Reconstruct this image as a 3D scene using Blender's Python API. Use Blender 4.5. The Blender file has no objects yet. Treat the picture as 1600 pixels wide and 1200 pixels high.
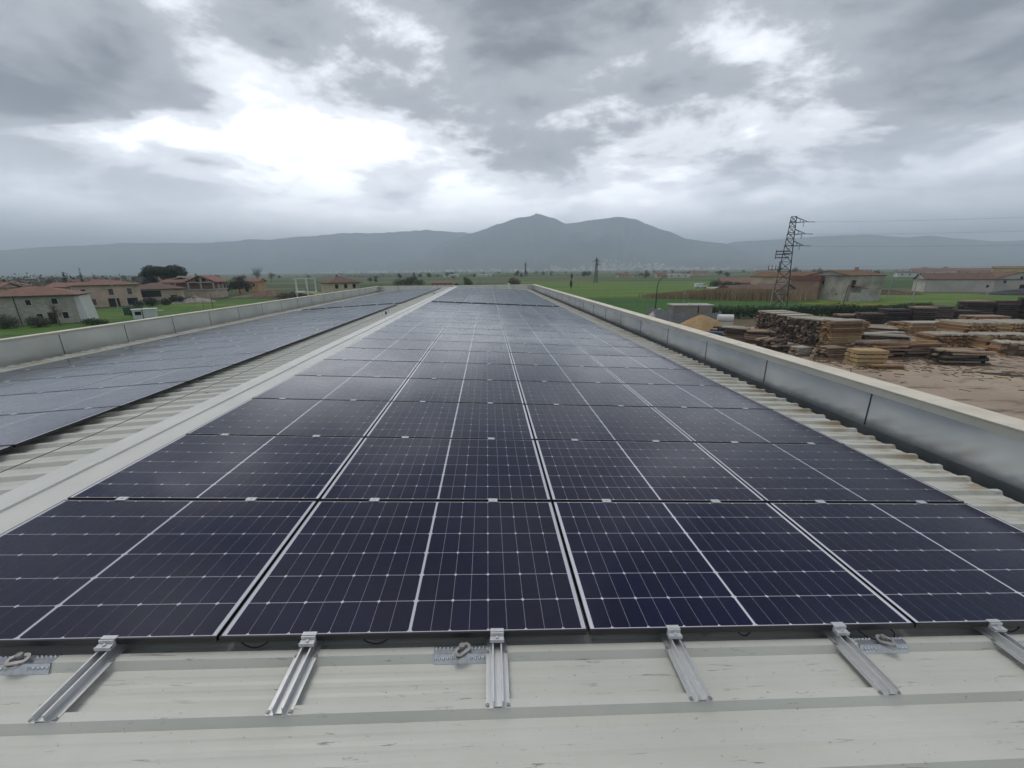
import bpy, bmesh, math, random
from mathutils import Vector, Matrix, noise
R = math.radians
sc = bpy.context.scene
COL = sc.collection
RZ = 8.3                      # height of the roof reference plane above the ground

# ---------------------------------------------------------------- camera
cam = bpy.data.cameras.new('camera')
cam.sensor_width = 36.0
cam.lens = 618.36 / 1600 * 36
cam.clip_start = 0.05
cam.clip_end = 60000
co = bpy.data.objects.new('camera', cam)
COL.objects.link(co)
Fv = Vector((0.056066, 0.959656, -0.275529)); Rv = Vector((0.998112, -0.060805, -0.008680)); Uv = Vector((0.025084, 0.274522, 0.961253))
M = Matrix((Rv, Uv, -Fv)).transposed().to_4x4()
M.translation = Vector((0, 0, RZ + 1.683))
co.matrix_world = M
sc.camera = co

# ---------------------------------------------------------------- render settings
sc.view_settings.view_transform = 'Standard'
sc.view_settings.look = 'None'
sc.view_settings.gamma = 1.0
sc.view_settings.use_curve_mapping = False
sc.view_settings.exposure = 0.78
sc.cycles.max_bounces = 6
sc.cycles.diffuse_bounces = 3
sc.cycles.glossy_bounces = 3
sc.cycles.volume_bounces = 4
sc.cycles.use_denoising = True

# ---------------------------------------------------------------- sky
SUN_AZ, SUN_EL = -50.0, 72.0      # azimuth from +Y towards +X
sd = Vector((math.sin(R(SUN_AZ)) * math.cos(R(SUN_EL)), math.cos(R(SUN_AZ)) * math.cos(R(SUN_EL)), math.sin(R(SUN_EL))))
world = bpy.data.worlds.new('World')
sc.world = world
world.use_nodes = True
wt = world.node_tree
wt.nodes.clear()
def N(t, typ, **kw):
    n = t.nodes.new(typ)
    for k, v in kw.items():
        if k == 'inp':
            for a, b in v.items():
                if isinstance(b, bpy.types.NodeSocket): t.links.new(b, n.inputs[a])
                else: n.inputs[a].default_value = b
        else: setattr(n, k, v)
    return n
def math_(t, op, a, b=0.0, c=None, clamp=False):
    n = N(t, 'ShaderNodeMath', operation=op, use_clamp=clamp)
    for i, v in enumerate((a, b, c)):
        if v is None: continue
        if isinstance(v, bpy.types.NodeSocket): t.links.new(v, n.inputs[i])
        else: n.inputs[i].default_value = v
    return n.outputs[0]
def mixc(t, f, a, b, blend='MIX'):
    n = N(t, 'ShaderNodeMix', data_type='RGBA', blend_type=blend)
    for i, v in ((0, f), (6, a), (7, b)):
        if isinstance(v, bpy.types.NodeSocket): t.links.new(v, n.inputs[i])
        else: n.inputs[i].default_value = v if i == 0 else (*v[:3], 1)
    return n.outputs[2]
def ramp(t, f, stops, interp='LINEAR'):
    n = N(t, 'ShaderNodeValToRGB')
    n.color_ramp.interpolation = interp
    e = n.color_ramp.elements
    while len(e) > len(stops): e.remove(e[-1])
    while len(e) < len(stops): e.new(0.5)
    for i, (p, c) in enumerate(stops):
        e[i].position = p
        e[i].color = (*c[:3], 1) if not isinstance(c, (int, float)) else (c, c, c, 1)
    t.links.new(f, n.inputs[0])
    return n.outputs[0]
def smooth(t, v, lo, hi):
    n = N(t, 'ShaderNodeMapRange', interpolation_type='SMOOTHSTEP')
    t.links.new(v, n.inputs[0])
    n.inputs[1].default_value = lo; n.inputs[2].default_value = hi
    return n.outputs[0]

tc = N(wt, 'ShaderNodeTexCoord').outputs['Generated']
sx = N(wt, 'ShaderNodeSeparateXYZ', inp={0: tc})
zz = math_(wt, 'ADD', math_(wt, 'MAXIMUM', sx.outputs[2], 0.0), 0.22)
px = math_(wt, 'DIVIDE', sx.outputs[0], zz)
py = math_(wt, 'DIVIDE', sx.outputs[1], zz)
cv = N(wt, 'ShaderNodeCombineXYZ', inp={0: px, 1: py, 2: 10.9}).outputs[0]
rot = N(wt, 'ShaderNodeMapping', inp={0: cv, 'Rotation': (0, 0, R(35)), 'Scale': (0.85, 1.0, 1.0)}).outputs[0]
n1 = N(wt, 'ShaderNodeTexNoise', inp={'Vector': rot, 'Scale': 1.0, 'Detail': 2.0, 'Roughness': 0.5, 'Distortion': 0.35}).outputs[0]
n2 = N(wt, 'ShaderNodeTexNoise', inp={'Vector': rot, 'Scale': 2.4, 'Detail': 10.0, 'Roughness': 0.6, 'Distortion': 0.2}).outputs[0]
gd = Vector((math.sin(R(-14)) * math.cos(R(13)), math.cos(R(-14)) * math.cos(R(13)), math.sin(R(13))))
dot = N(wt, 'ShaderNodeVectorMath', operation='DOT_PRODUCT', inp={0: tc, 1: gd}).outputs['Value']
glow = math_(wt, 'POWER', math_(wt, 'MAXIMUM', dot, 0.0), 11.0)
cl = math_(wt, 'ADD', math_(wt, 'MULTIPLY', n1, 0.62), math_(wt, 'MULTIPLY', n2, 0.55))
cl = math_(wt, 'ADD', cl, math_(wt, 'MULTIPLY', glow, 0.075))
cl = math_(wt, 'ADD', cl, math_(wt, 'MULTIPLY', math_(wt, 'SUBTRACT', 0.27, math_(wt, 'MINIMUM', sx.outputs[2], 0.62)), 0.42))
ccol = ramp(wt, cl, [(0.44, (0.13, 0.138, 0.152)), (0.56, (0.34, 0.353, 0.375)), (0.64, (0.86, 0.88, 0.93)), (0.74, (1.6, 1.62, 1.66)), (0.88, (2.4, 2.4, 2.4))], 'EASE')
hz = smooth(wt, sx.outputs[2], 0.02, 0.25)
hor = mixc(wt, glow, (1.34, 1.41, 1.56), (1.95, 2.02, 2.15))
skyc = mixc(wt, hz, hor, ccol)
nish = N(wt, 'ShaderNodeTexSky', sky_type='NISHITA', sun_disc=False)
nish.sun_elevation = R(SUN_EL); nish.sun_rotation = R(SUN_AZ)
nish.air_density = 1.0; nish.dust_density = 2.0
bg1 = N(wt, 'ShaderNodeBackground', inp={0: nish.outputs[0], 1: 0.07})
bg2 = N(wt, 'ShaderNodeBackground', inp={0: skyc, 1: 1.0})
ms = N(wt, 'ShaderNodeMixShader', inp={0: 0.92, 1: bg1.outputs[0], 2: bg2.outputs[0]})
wo = N(wt, 'ShaderNodeOutputWorld')
wt.links.new(ms.outputs[0], wo.inputs[0])

# ---------------------------------------------------------------- sun (behind the cloud)
sl_ = bpy.data.lights.new('sun', 'SUN')
sl_.energy = 0.75
sl_.angle = R(28)
sl_.color = (1.0, 0.96, 0.90)
so = bpy.data.objects.new('sun', sl_)
COL.objects.link(so)
so.rotation_euler = (-sd).to_track_quat('-Z', 'Y').to_euler()
so.location = (0, 0, 60)

# ================================================================ helpers
class MB:
    """collects faces; build() links them as ONE mesh object"""
    def __init__(s): s.v = []; s.f = []; s.m = []
    def face(s, pts, m=0):
        i = len(s.v); s.v += [tuple(p) for p in pts]; s.f.append(tuple(range(i, i + len(pts)))); s.m.append(m)
    def box(s, x0, x1, y0, y1, z0, z1, m=0):
        i = len(s.v)
        s.v += [(x0, y0, z0), (x1, y0, z0), (x1, y1, z0), (x0, y1, z0), (x0, y0, z1), (x1, y0, z1), (x1, y1, z1), (x0, y1, z1)]
        for f in ((0, 3, 2, 1), (4, 5, 6, 7), (0, 1, 5, 4), (1, 2, 6, 5), (2, 3, 7, 6), (3, 0, 4, 7)):
            s.f.append(tuple(i + k for k in f)); s.m.append(m)
    def tube(s, pts, r, n=6, m=0, cap=True):
        pts = [Vector(p) for p in pts]
        rr = r if isinstance(r, (list, tuple)) else [r] * len(pts)
        base = len(s.v)
        for k, p in enumerate(pts):
            d = (pts[min(k + 1, len(pts) - 1)] - pts[max(k - 1, 0)])
            if d.length < 1e-9: d = Vector((0, 0, 1))
            d.normalize()
            a = d.orthogonal() if abs(d.z) > 0.9 else Vector((0, 0, 1)).cross(d)
            a.normalize(); b = d.cross(a)
            for q in range(n):
                t = 2 * math.pi * q / n
                s.v.append(tuple(p + (a * math.cos(t) + b * math.sin(t)) * rr[k]))
        for k in range(len(pts) - 1):
            for q in range(n):
                s.f.append((base + k * n + q, base + k * n + (q + 1) % n, base + (k + 1) * n + (q + 1) % n, base + (k + 1) * n + q)); s.m.append(m)
        if cap:
            s.f.append(tuple(base + q for q in reversed(range(n)))); s.m.append(m)
            s.f.append(tuple(base + (len(pts) - 1) * n + q for q in range(n))); s.m.append(m)
    def sweep(s, prof, y0, y1, m=0, thick=0.0):
        """open x-z profile swept along y"""
        for (a, b) in zip(prof[:-1], prof[1:]):
            s.face([(a[0], y0, a[1]), (b[0], y0, b[1]), (b[0], y1, b[1]), (a[0], y1, a[1])], m)
    def mesh(s, name, mats, smooth_=False):
        me = bpy.data.meshes.new(name)
        me.from_pydata(s.v, [], s.f)
        for mt in (mats if isinstance(mats, (list, tuple)) else [mats]): me.materials.append(mt)
        if len(set(s.m)) > 1: me.polygons.foreach_set('material_index', s.m)
        if smooth_: me.polygons.foreach_set('use_smooth', [True] * len(s.f))
        me.update()
        return me
    def build(s, name, mats, parent=None, smooth_=False, loc=None):
        return link(name, s.mesh(name, mats, smooth_), parent, loc)
def link(name, me, parent=None, loc=None, rz=None, scale=None):
    o = bpy.data.objects.new(name, me)
    COL.objects.link(o)
    if parent: o.parent = parent
    if loc is not None: o.location = loc
    if rz is not None: o.rotation_euler = (0, 0, rz)
    if scale is not None: o.scale = scale
    return o
def tag(o, label=None, cat=None, group=None, kind=None):
    if label: o['label'] = label
    if cat: o['category'] = cat
    if group: o['group'] = group
    if kind: o['kind'] = kind
    return o
def empty(name, loc=(0, 0, 0), rz=0.0, label=None, cat=None, group=None):
    o = bpy.data.objects.new(name, None)
    COL.objects.link(o)
    o.location = loc; o.rotation_euler = (0, 0, rz); o.empty_display_size = 0.2
    return tag(o, label, cat, group)
def copy_tree(o, parent=None):
    c = o.copy(); COL.objects.link(c); c.parent = parent
    for ch in list(o.children): copy_tree(ch, c)
    return c
ORD = ['zeroth', 'first', 'second', 'third', 'fourth', 'fifth', 'sixth', 'seventh', 'eighth', 'ninth', 'tenth', 'eleventh', 'twelfth', 'thirteenth', 'fourteenth', 'fifteenth', 'sixteenth', 'seventeenth', 'eighteenth']

# ---------------------------------------------------------------- materials
def mat(name, c1, c2=None, rough=0.7, scale=2.0, detail=5.0, bump=0.0, bscale=None, metal=0.0, spec=0.5, stretch=None, c3=None, coords='Object', lo=0.35, hi=0.65, island=0.0, coat=0.0):
    m = bpy.data.materials.new(name); m.use_nodes = True
    t = m.node_tree; b = t.nodes['Principled BSDF']
    b.inputs['Roughness'].default_value = rough; b.inputs['Metallic'].default_value = metal
    b.inputs['Specular IOR Level'].default_value = spec
    if coat: b.inputs['Coat Weight'].default_value = coat
    v = N(t, 'ShaderNodeTexCoord').outputs[coords]
    if stretch: v = N(t, 'ShaderNodeMapping', inp={0: v, 'Scale': stretch}).outputs[0]
    col = None
    if c2 is not None:
        n = N(t, 'ShaderNodeTexNoise', inp={'Vector': v, 'Scale': scale, 'Detail': detail, 'Roughness': 0.6}).outputs[0]
        st = [(lo, c1), (hi, c2)] if c3 is None else [(lo, c1), ((lo + hi) / 2, c2), (hi, c3)]
        col = ramp(t, n, st)
    if island:
        g = N(t, 'ShaderNodeNewGeometry').outputs['Random Per Island']
        k = N(t, 'ShaderNodeMapRange', inp={0: g, 3: 1 - island, 4: 1 + island}).outputs[0]
        hsv = N(t, 'ShaderNodeHueSaturation', inp={'Value': k})
        if col is None: hsv.inputs['Color'].default_value = (*c1, 1)
        else: t.links.new(col, hsv.inputs['Color'])
        col = hsv.outputs[0]
    if col is None: b.inputs['Base Color'].default_value = (*c1, 1)
    else: t.links.new(col, b.inputs['Base Color'])
    if bump:
        n = N(t, 'ShaderNodeTexNoise', inp={'Vector': v, 'Scale': bscale or scale * 4, 'Detail': 6.0}).outputs[0]
        bp = N(t, 'ShaderNodeBump', inp={'Strength': bump, 'Height': n, 'Distance': 0.05})
        t.links.new(bp.outputs[0], b.inputs['Normal'])
    return m
def obj_random(m, amt, hue=0.0):
    """adds a per-object brightness variation to a material"""
    t = m.node_tree; b = t.nodes['Principled BSDF']; s = b.inputs['Base Color']
    r = N(t, 'ShaderNodeObjectInfo').outputs['Random']
    k = N(t, 'ShaderNodeMapRange', inp={0: r, 3: 1 - amt, 4: 1 + amt}).outputs[0]
    hsv = N(t, 'ShaderNodeHueSaturation', inp={'Value': k})
    if s.is_linked: t.links.new(s.links[0].from_socket, hsv.inputs['Color'])
    else: hsv.inputs['Color'].default_value = s.default_value
    t.links.new(hsv.outputs[0], s)
    return m

# solar glass: dark cells and white backsheet seen under the same wet, faintly textured glass
def glass_over(name, c1, c2, spec=0.48, rough=0.07, thin=0.0):
    m = bpy.data.materials.new(name); m.use_nodes = True
    t = m.node_tree; b = t.nodes['Principled BSDF']
    geo = N(t, 'ShaderNodeNewGeometry')
    P = geo.outputs['Position']
    big = N(t, 'ShaderNodeTexNoise', inp={'Vector': P, 'Scale': 1.1, 'Detail': 4.0, 'Roughness': 0.6}).outputs[0]
    fine = N(t, 'ShaderNodeTexNoise', inp={'Vector': P, 'Scale': 70.0, 'Detail': 2.0}).outputs[0]
    sp = N(t, 'ShaderNodeSeparateXYZ', inp={0: P})
    mx = math_(t, 'FLOOR', math_(t, 'DIVIDE', math_(t, 'ADD', sp.outputs[0], 3.022), 1.7396))
    my = math_(t, 'FLOOR', math_(t, 'DIVIDE', math_(t, 'SUBTRACT', sp.outputs[1], 1.505), 1.154))
    wn = N(t, 'ShaderNodeTexWhiteNoise', noise_dimensions='2D', inp={'Vector': N(t, 'ShaderNodeCombineXYZ', inp={0: mx, 1: my}).outputs[0]}).outputs['Value']
    tint = math_(t, 'ADD', math_(t, 'MULTIPLY', smooth(t, big, 0.35, 0.65), 0.55), math_(t, 'MULTIPLY', wn, 0.6), None, True)
    col = mixc(t, tint, c1, c2)
    r = N(t, 'ShaderNodeObjectInfo').outputs['Random']
    hsv = N(t, 'ShaderNodeHueSaturation', inp={'Color': col, 'Value': N(t, 'ShaderNodeMapRange', inp={0: r, 3: 0.86, 4: 1.14}).outputs[0]})
    t.links.new(hsv.outputs[0], b.inputs['Base Color'])
    b.inputs['Specular IOR Level'].default_value = spec
    rr = math_(t, 'ADD', math_(t, 'ADD', math_(t, 'MULTIPLY', smooth(t, big, 0.3, 0.7), 0.07), math_(t, 'MULTIPLY', wn, 0.06)), rough)
    t.links.new(rr, b.inputs['Roughness'])
    # raindrops: scattered small domes
    vor = N(t, 'ShaderNodeTexVoronoi', inp={'Vector': P, 'Scale': 26.0, 'Randomness': 1.0})
    keep = math_(t, 'GREATER_THAN', N(t, 'ShaderNodeSeparateColor', inp={0: vor.outputs['Color']}).outputs[0], 0.55)
    wet = smooth(t, N(t, 'ShaderNodeTexNoise', inp={'Vector': P, 'Scale': 0.35, 'Detail': 2.0}).outputs[0], 0.40, 0.62)
    dome = math_(t, 'MULTIPLY', math_(t, 'MULTIPLY', smooth(t, vor.outputs['Distance'], 0.16, 0.02), keep), wet)
    hgt = math_(t, 'ADD', math_(t, 'MULTIPLY', dome, 1.0), math_(t, 'MULTIPLY', fine, 0.06))
    bp = N(t, 'ShaderNodeBump', inp={'Strength': 0.22, 'Distance': 0.003, 'Height': hgt})
    t.links.new(bp.outputs[0], b.inputs['Normal'])
    return m
M_cell = glass_over('cell_under_glass', (0.0012, 0.0028, 0.0300), (0.0042, 0.0042, 0.0230))
M_back = glass_over('white_backsheet_under_glass', (0.62, 0.63, 0.68), (0.55, 0.56, 0.62))
M_frame = mat('black_anodised_frame', (0.010, 0.010, 0.013), rough=0.38)
M_alu = mat('mill_aluminium', (0.60, 0.61, 0.62), (0.72, 0.73, 0.73), rough=0.38, metal=0.75, scale=14, stretch=(6, 0.6, 6), bump=0.05)
M_clamp = mat('clamp_aluminium', (0.58, 0.59, 0.60), (0.70, 0.71, 0.72), rough=0.45, metal=0.35, scale=20)
M_cable = mat('black_cable_rubber', (0.012, 0.012, 0.012), rough=0.5)
M_steel = mat('stainless_steel', (0.26, 0.26, 0.25), (0.40, 0.40, 0.39), rough=0.5, metal=0.5, scale=30)
M_zinc = mat('zinc_rivets', (0.58, 0.61, 0.66), (0.72, 0.75, 0.80), rough=0.3, metal=0.8, scale=40)

def roof_mat():
    m = bpy.data.materials.new('painted_roof_sheet'); m.use_nodes = True
    t = m.node_tree; b = t.nodes['Principled BSDF']
    P = N(t, 'ShaderNodeTexCoord').outputs['Object']
    base = N(t, 'ShaderNodeTexNoise', inp={'Vector': P, 'Scale': 1.3, 'Detail': 6.0, 'Roughness': 0.6}).outputs[0]
    col = ramp(t, base, [(0.3, (0.545, 0.548, 0.495)), (0.7, (0.635, 0.635, 0.58))])
    # scuffs and grit lying along the sheets
    mp = N(t, 'ShaderNodeMapping', inp={0: P, 'Scale': (2.6, 34.0, 4.0)}).outputs[0]
    sc1 = N(t, 'ShaderNodeTexNoise', inp={'Vector': mp, 'Scale': 1.6, 'Detail': 7.0, 'Roughness': 0.68, 'Distortion': 0.6}).outputs[0]
    msk = N(t, 'ShaderNodeTexNoise', inp={'Vector': P, 'Scale': 3.1, 'Detail': 3.0}).outputs[0]
    sc1 = math_(t, 'MULTIPLY', smooth(t, sc1, 0.605, 0.665), smooth(t, msk, 0.40, 0.58))
    col = mixc(t, math_(t, 'MULTIPLY', sc1, 0.8), col, (0.15, 0.14, 0.12))
    mp2 = N(t, 'ShaderNodeMapping', inp={0: P, 'Scale': (9.0, 16.0, 9.0)}).outputs[0]
    gr = N(t, 'ShaderNodeTexNoise', inp={'Vector': mp2, 'Scale': 3.0, 'Detail': 5.0, 'Roughness': 0.7}).outputs[0]
    col = mixc(t, math_(t, 'MULTIPLY', smooth(t, gr, 0.64, 0.71), 0.6), col, (0.13, 0.12, 0.10))
    # silt and rust wash left in the pans near the gutter ends
    xs = N(t, 'ShaderNodeSeparateXYZ', inp={0: P})
    near = math_(t, 'ADD', smooth(t, xs.outputs[0], 4.05, 4.75), smooth(t, xs.outputs[0], -10.4, -11.2))
    mp3 = N(t, 'ShaderNodeMapping', inp={0: P, 'Scale': (1.6, 7.0, 1.0)}).outputs[0]
    silt = N(t, 'ShaderNodeTexNoise', inp={'Vector': mp3, 'Scale': 1.4, 'Detail': 6.0, 'Roughness': 0.6}).outputs[0]
    col = mixc(t, math_(t, 'MULTIPLY', math_(t, 'MULTIPLY', near, smooth(t, silt, 0.40, 0.60)), 0.85), col, (0.30, 0.215, 0.11))
    t.links.new(col, b.inputs['Base Color'])
    b.inputs['Roughness'].default_value = 0.42
    bp = N(t, 'ShaderNodeBump', inp={'Strength': 0.12, 'Distance': 0.01, 'Height': N(t, 'ShaderNodeTexNoise', inp={'Vector': P, 'Scale': 5.0, 'Detail': 3.0}).outputs[0]})
    t.links.new(bp.outputs[0], b.inputs['Normal'])
    return m
M_roof = roof_mat()
M_ridge = mat('painted_ridge_flashing', (0.60, 0.60, 0.56), (0.68, 0.68, 0.64), rough=0.4, scale=1.5, bump=0.08, bscale=3)
def lining_mat(name, c1, c2, rough):
    m = mat(name, c1, c2, rough=rough, scale=0.9, metal=0.75, detail=3)
    t = m.node_tree; b = t.nodes['Principled BSDF']
    P = N(t, 'ShaderNodeTexCoord').outputs['Object']
    n = N(t, 'ShaderNodeTexNoise', inp={'Vector': N(t, 'ShaderNodeMapping', inp={0: P, 'Scale': (1, 0.75, 1.6)}).outputs[0], 'Scale': 1.25, 'Detail': 1.0}).outputs[0]
    bp = N(t, 'ShaderNodeBump', inp={'Strength': 0.32, 'Distance': 0.09, 'Height': n})
    t.links.new(bp.outputs[0], b.inputs['Normal'])
    return m
M_lining = lining_mat('galvanised_parapet_lining', (0.58, 0.63, 0.69), (0.74, 0.78, 0.82), 0.24)
M_lining_l = lining_mat('dull_parapet_lining', (0.54, 0.56, 0.52), (0.64, 0.65, 0.61), 0.5)
M_gutter = mat('grey_gutter_metal', (0.115, 0.13, 0.135), (0.16, 0.175, 0.18), rough=0.5, metal=0.4, scale=2)
M_seam = mat('dark_sealant_seam', (0.03, 0.035, 0.045), rough=0.6)
M_cope_side = mat('coping_drip_face', (0.40, 0.40, 0.35), (0.46, 0.46, 0.41), rough=0.5, scale=1.5)
M_cope = mat('cream_coping_sheet', (0.52, 0.47, 0.38), (0.74, 0.68, 0.56), rough=0.5, scale=2.2, detail=9, lo=0.25, hi=0.55, bump=0.1)
M_precast = mat('precast_wall_concrete', (0.36, 0.35, 0.33), (0.44, 0.43, 0.41), rough=0.85, scale=0.7, bump=0.1)

# ================================================================ GROUND
def ground_mat():
    m = bpy.data.materials.new('plain_of_fields'); m.use_nodes = True
    t = m.node_tree; b = t.nodes['Principled BSDF']
    P = N(t, 'ShaderNodeTexCoord').outputs['Object']
    mp = N(t, 'ShaderNodeMapping', inp={0: P, 'Rotation': (0, 0, R(-14)), 'Scale': (1 / 260.0, 1 / 95.0, 1.0)}).outputs[0]
    vor = N(t, 'ShaderNodeTexVoronoi', voronoi_dimensions='2D', distance='CHEBYCHEV', inp={'Vector': mp, 'Scale': 1.0, 'Randomness': 0.75})
    k = N(t, 'ShaderNodeSeparateColor', inp={0: vor.outputs['Color']}).outputs[0]
    col = ramp(t, k, [(0.0, (0.050, 0.105, 0.022)), (0.22, (0.085, 0.125, 0.034)), (0.4, (0.040, 0.085, 0.020)), (0.55, (0.125, 0.120, 0.055)), (0.68, (0.060, 0.120, 0.026)), (0.82, (0.150, 0.118, 0.075)), (0.92, (0.10, 0.13, 0.04))], 'CONSTANT')
    n = N(t, 'ShaderNodeTexNoise', inp={'Vector': P, 'Scale': 0.05, 'Detail': 9.0, 'Roughness': 0.65}).outputs[0]
    col = mixc(t, math_(t, 'MULTIPLY', smooth(t, n, 0.35, 0.75), 0.45), col, (0.07, 0.08, 0.035))
    n2 = N(t, 'ShaderNodeTexNoise', inp={'Vector': P, 'Scale': 0.9, 'Detail': 4.0}).outputs[0]
    col = mixc(t, math_(t, 'MULTIPLY', smooth(t, n2, 0.4, 0.7), 0.3), col, (0.03, 0.05, 0.015))
    t.links.new(col, b.inputs['Base Color'])
    b.inputs['Roughness'].default_value = 0.9; b.inputs['Specular IOR Level'].default_value = 0.2
    return m
def crop_mat(name, c1, c2, c3, ang=0.0, rows=1.2):
    m = bpy.data.materials.new(name); m.use_nodes = True
    t = m.node_tree; b = t.nodes['Principled BSDF']
    P = N(t, 'ShaderNodeTexCoord').outputs['Object']
    n = N(t, 'ShaderNodeTexNoise', inp={'Vector': N(t, 'ShaderNodeMapping', inp={0: P, 'Rotation': (0, 0, ang), 'Scale': (0.014, 0.06, 1)}).outputs[0], 'Scale': 1.0, 'Detail': 8.0, 'Roughness': 0.62}).outputs[0]
    col = ramp(t, n, [(0.32, c1), (0.5, c2), (0.68, c3)])
    n2 = N(t, 'ShaderNodeTexNoise', inp={'Vector': N(t, 'ShaderNodeMapping', inp={0: P, 'Rotation': (0, 0, ang), 'Scale': (0.35, rows, 1)}).outputs[0], 'Scale': 1.0, 'Detail': 6.0}).outputs[0]
    col = mixc(t, math_(t, 'MULTIPLY', smooth(t, n2, 0.4, 0.68), 0.5), col, tuple(v * 0.5 for v in c1))
    t.links.new(col, b.inputs['Base Color'])
    b.inputs['Roughness'].default_value = 0.9; b.inputs['Specular IOR Level'].default_value = 0.2
    bp = N(t, 'ShaderNodeBump', inp={'Strength': 0.5, 'Distance': 0.15, 'Height': n2})
    t.links.new(bp.outputs[0], b.inputs['Normal'])
    return m
M_ground = ground_mat()
M_crop_dark = crop_mat('dark_green_crop', (0.034, 0.098, 0.016), (0.050, 0.130, 0.022), (0.085, 0.165, 0.030), R(-8))
M_crop = crop_mat('green_crop', (0.065, 0.135, 0.022), (0.105, 0.185, 0.032), (0.190, 0.235, 0.050), R(-12), 0.5)
M_meadow = crop_mat('meadow_grass', (0.045, 0.105, 0.018), (0.075, 0.155, 0.026), (0.150, 0.205, 0.038), R(30), 0.6)
M_yellow = crop_mat('flowering_mustard_field', (0.12, 0.15, 0.03), (0.25, 0.24, 0.035), (0.32, 0.29, 0.04), R(0), 0.6)

mb = MB(); S = 13000
nx = 26
for i in range(nx):
    for j in range(nx):
        x0, x1 = -S + 2 * S * i / nx, -S + 2 * S * (i + 1) / nx
        y0, y1 = -S + 2 * S * j / nx, -S + 2 * S * (j + 1) / nx
        mb.face([(x0, y0, 0), (x1, y0, 0), (x1, y1, 0), (x0, y1, 0)])
tag(mb.build('ground', M_ground), kind='structure')
def sheet(name, pts, z, m):
    b = MB(); b.face([(x, y, z) for x, y in pts]); return tag(b.build(name, m), kind='structure')
sheet('wheat_field', [(14, 150), (60, 146), (64, 152), (96, 128), (150, 150), (175, 230), (190, 330), (20, 380), (12, 300)], 0.020, M_crop)
sheet('crop_field', [(8, 84), (30, 92), (48, 82), (70, 83), (100, 90), (96, 116), (62, 138), (8, 150)], 0.030, M_crop_dark)
sheet('green_field_beyond_yard', [(66, 84), (100, 74), (160, 86), (190, 120), (178, 152), (130, 170), (102, 118)], 0.016, M_crop)
sheet('meadow', [(-150, 78), (-60, 50), (-14, 50), (-14, 112), (-60, 160), (-100, 166), (-112, 128), (-118, 110)], 0.024, M_meadow)
sheet('lawn', [(-140, 30), (-12.2, 30), (-12.2, 50), (-62, 49.5), (-150, 77)], 0.024, M_meadow)
sheet('mustard_field', [(-90, 186), (-62, 172), (-56, 182), (-60, 215), (-92, 216)], 0.028, M_yellow)
sheet('mustard_strip', [(92, 104), (112, 103), (108, 112), (92, 115)], 0.034, M_yellow)

def yard_mat():
    m = bpy.data.materials.new('packed_sandy_yard'); m.use_nodes = True
    t = m.node_tree; b = t.nodes['Principled BSDF']
    P = N(t, 'ShaderNodeTexCoord').outputs['Object']
    n = N(t, 'ShaderNodeTexNoise', inp={'Vector': P, 'Scale': 0.07, 'Detail': 7.0, 'Roughness': 0.6}).outputs[0]
    col = ramp(t, n, [(0.32, (0.30, 0.23, 0.175)), (0.5, (0.40, 0.315, 0.24)), (0.7, (0.50, 0.42, 0.28))])
    mp = N(t, 'ShaderNodeMapping', inp={0: P, 'Rotation': (0, 0, R(-20)), 'Scale': (0.16, 0.55, 1)}).outputs[0]
    st = N(t, 'ShaderNodeTexNoise', inp={'Vector': mp, 'Scale': 1.0, 'Detail': 7.0, 'Roughness': 0.65, 'Distortion': 0.8}).outputs[0]
    col = mixc(t, math_(t, 'MULTIPLY', smooth(t, st, 0.52, 0.66), 0.7), col, (0.085, 0.062, 0.05))
    col = mixc(t, math_(t, 'MULTIPLY', smooth(t, st, 0.36, 0.28), 0.5), col, (0.40, 0.34, 0.27))
    f = N(t, 'ShaderNodeTexNoise', inp={'Vector': P, 'Scale': 2.2, 'Detail': 6.0, 'Roughness': 0.7}).outputs[0]
    col = mixc(t, math_(t, 'MULTIPLY', smooth(t, f, 0.5, 0.75), 0.4), col, (0.16, 0.12, 0.095))
    t.links.new(col, b.inputs['Base Color'])
    b.inputs['Roughness'].default_value = 0.85; b.inputs['Specular IOR Level'].default_value = 0.3
    bp = N(t, 'ShaderNodeBump', inp={'Strength': 0.5, 'Distance': 0.1, 'Height': f})
    t.links.new(bp.outputs[0], b.inputs['Normal'])
    return m
M_yard = yard_mat()
sheet('timber_yard', [(5.4, -30), (140, -30), (150, 60), (97, 68), (70, 76), (56, 72), (44, 66), (40, 68), (5.4, 80)], 0.040, M_yard)
sheet('farm_track', [(5.4, 80), (40, 68), (44, 66), (48, 79), (38, 88), (5.4, 92)], 0.036, mat('trodden_grass', (0.10, 0.12, 0.04), (0.16, 0.13, 0.07), rough=0.9, scale=0.3, bump=0.3))

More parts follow.
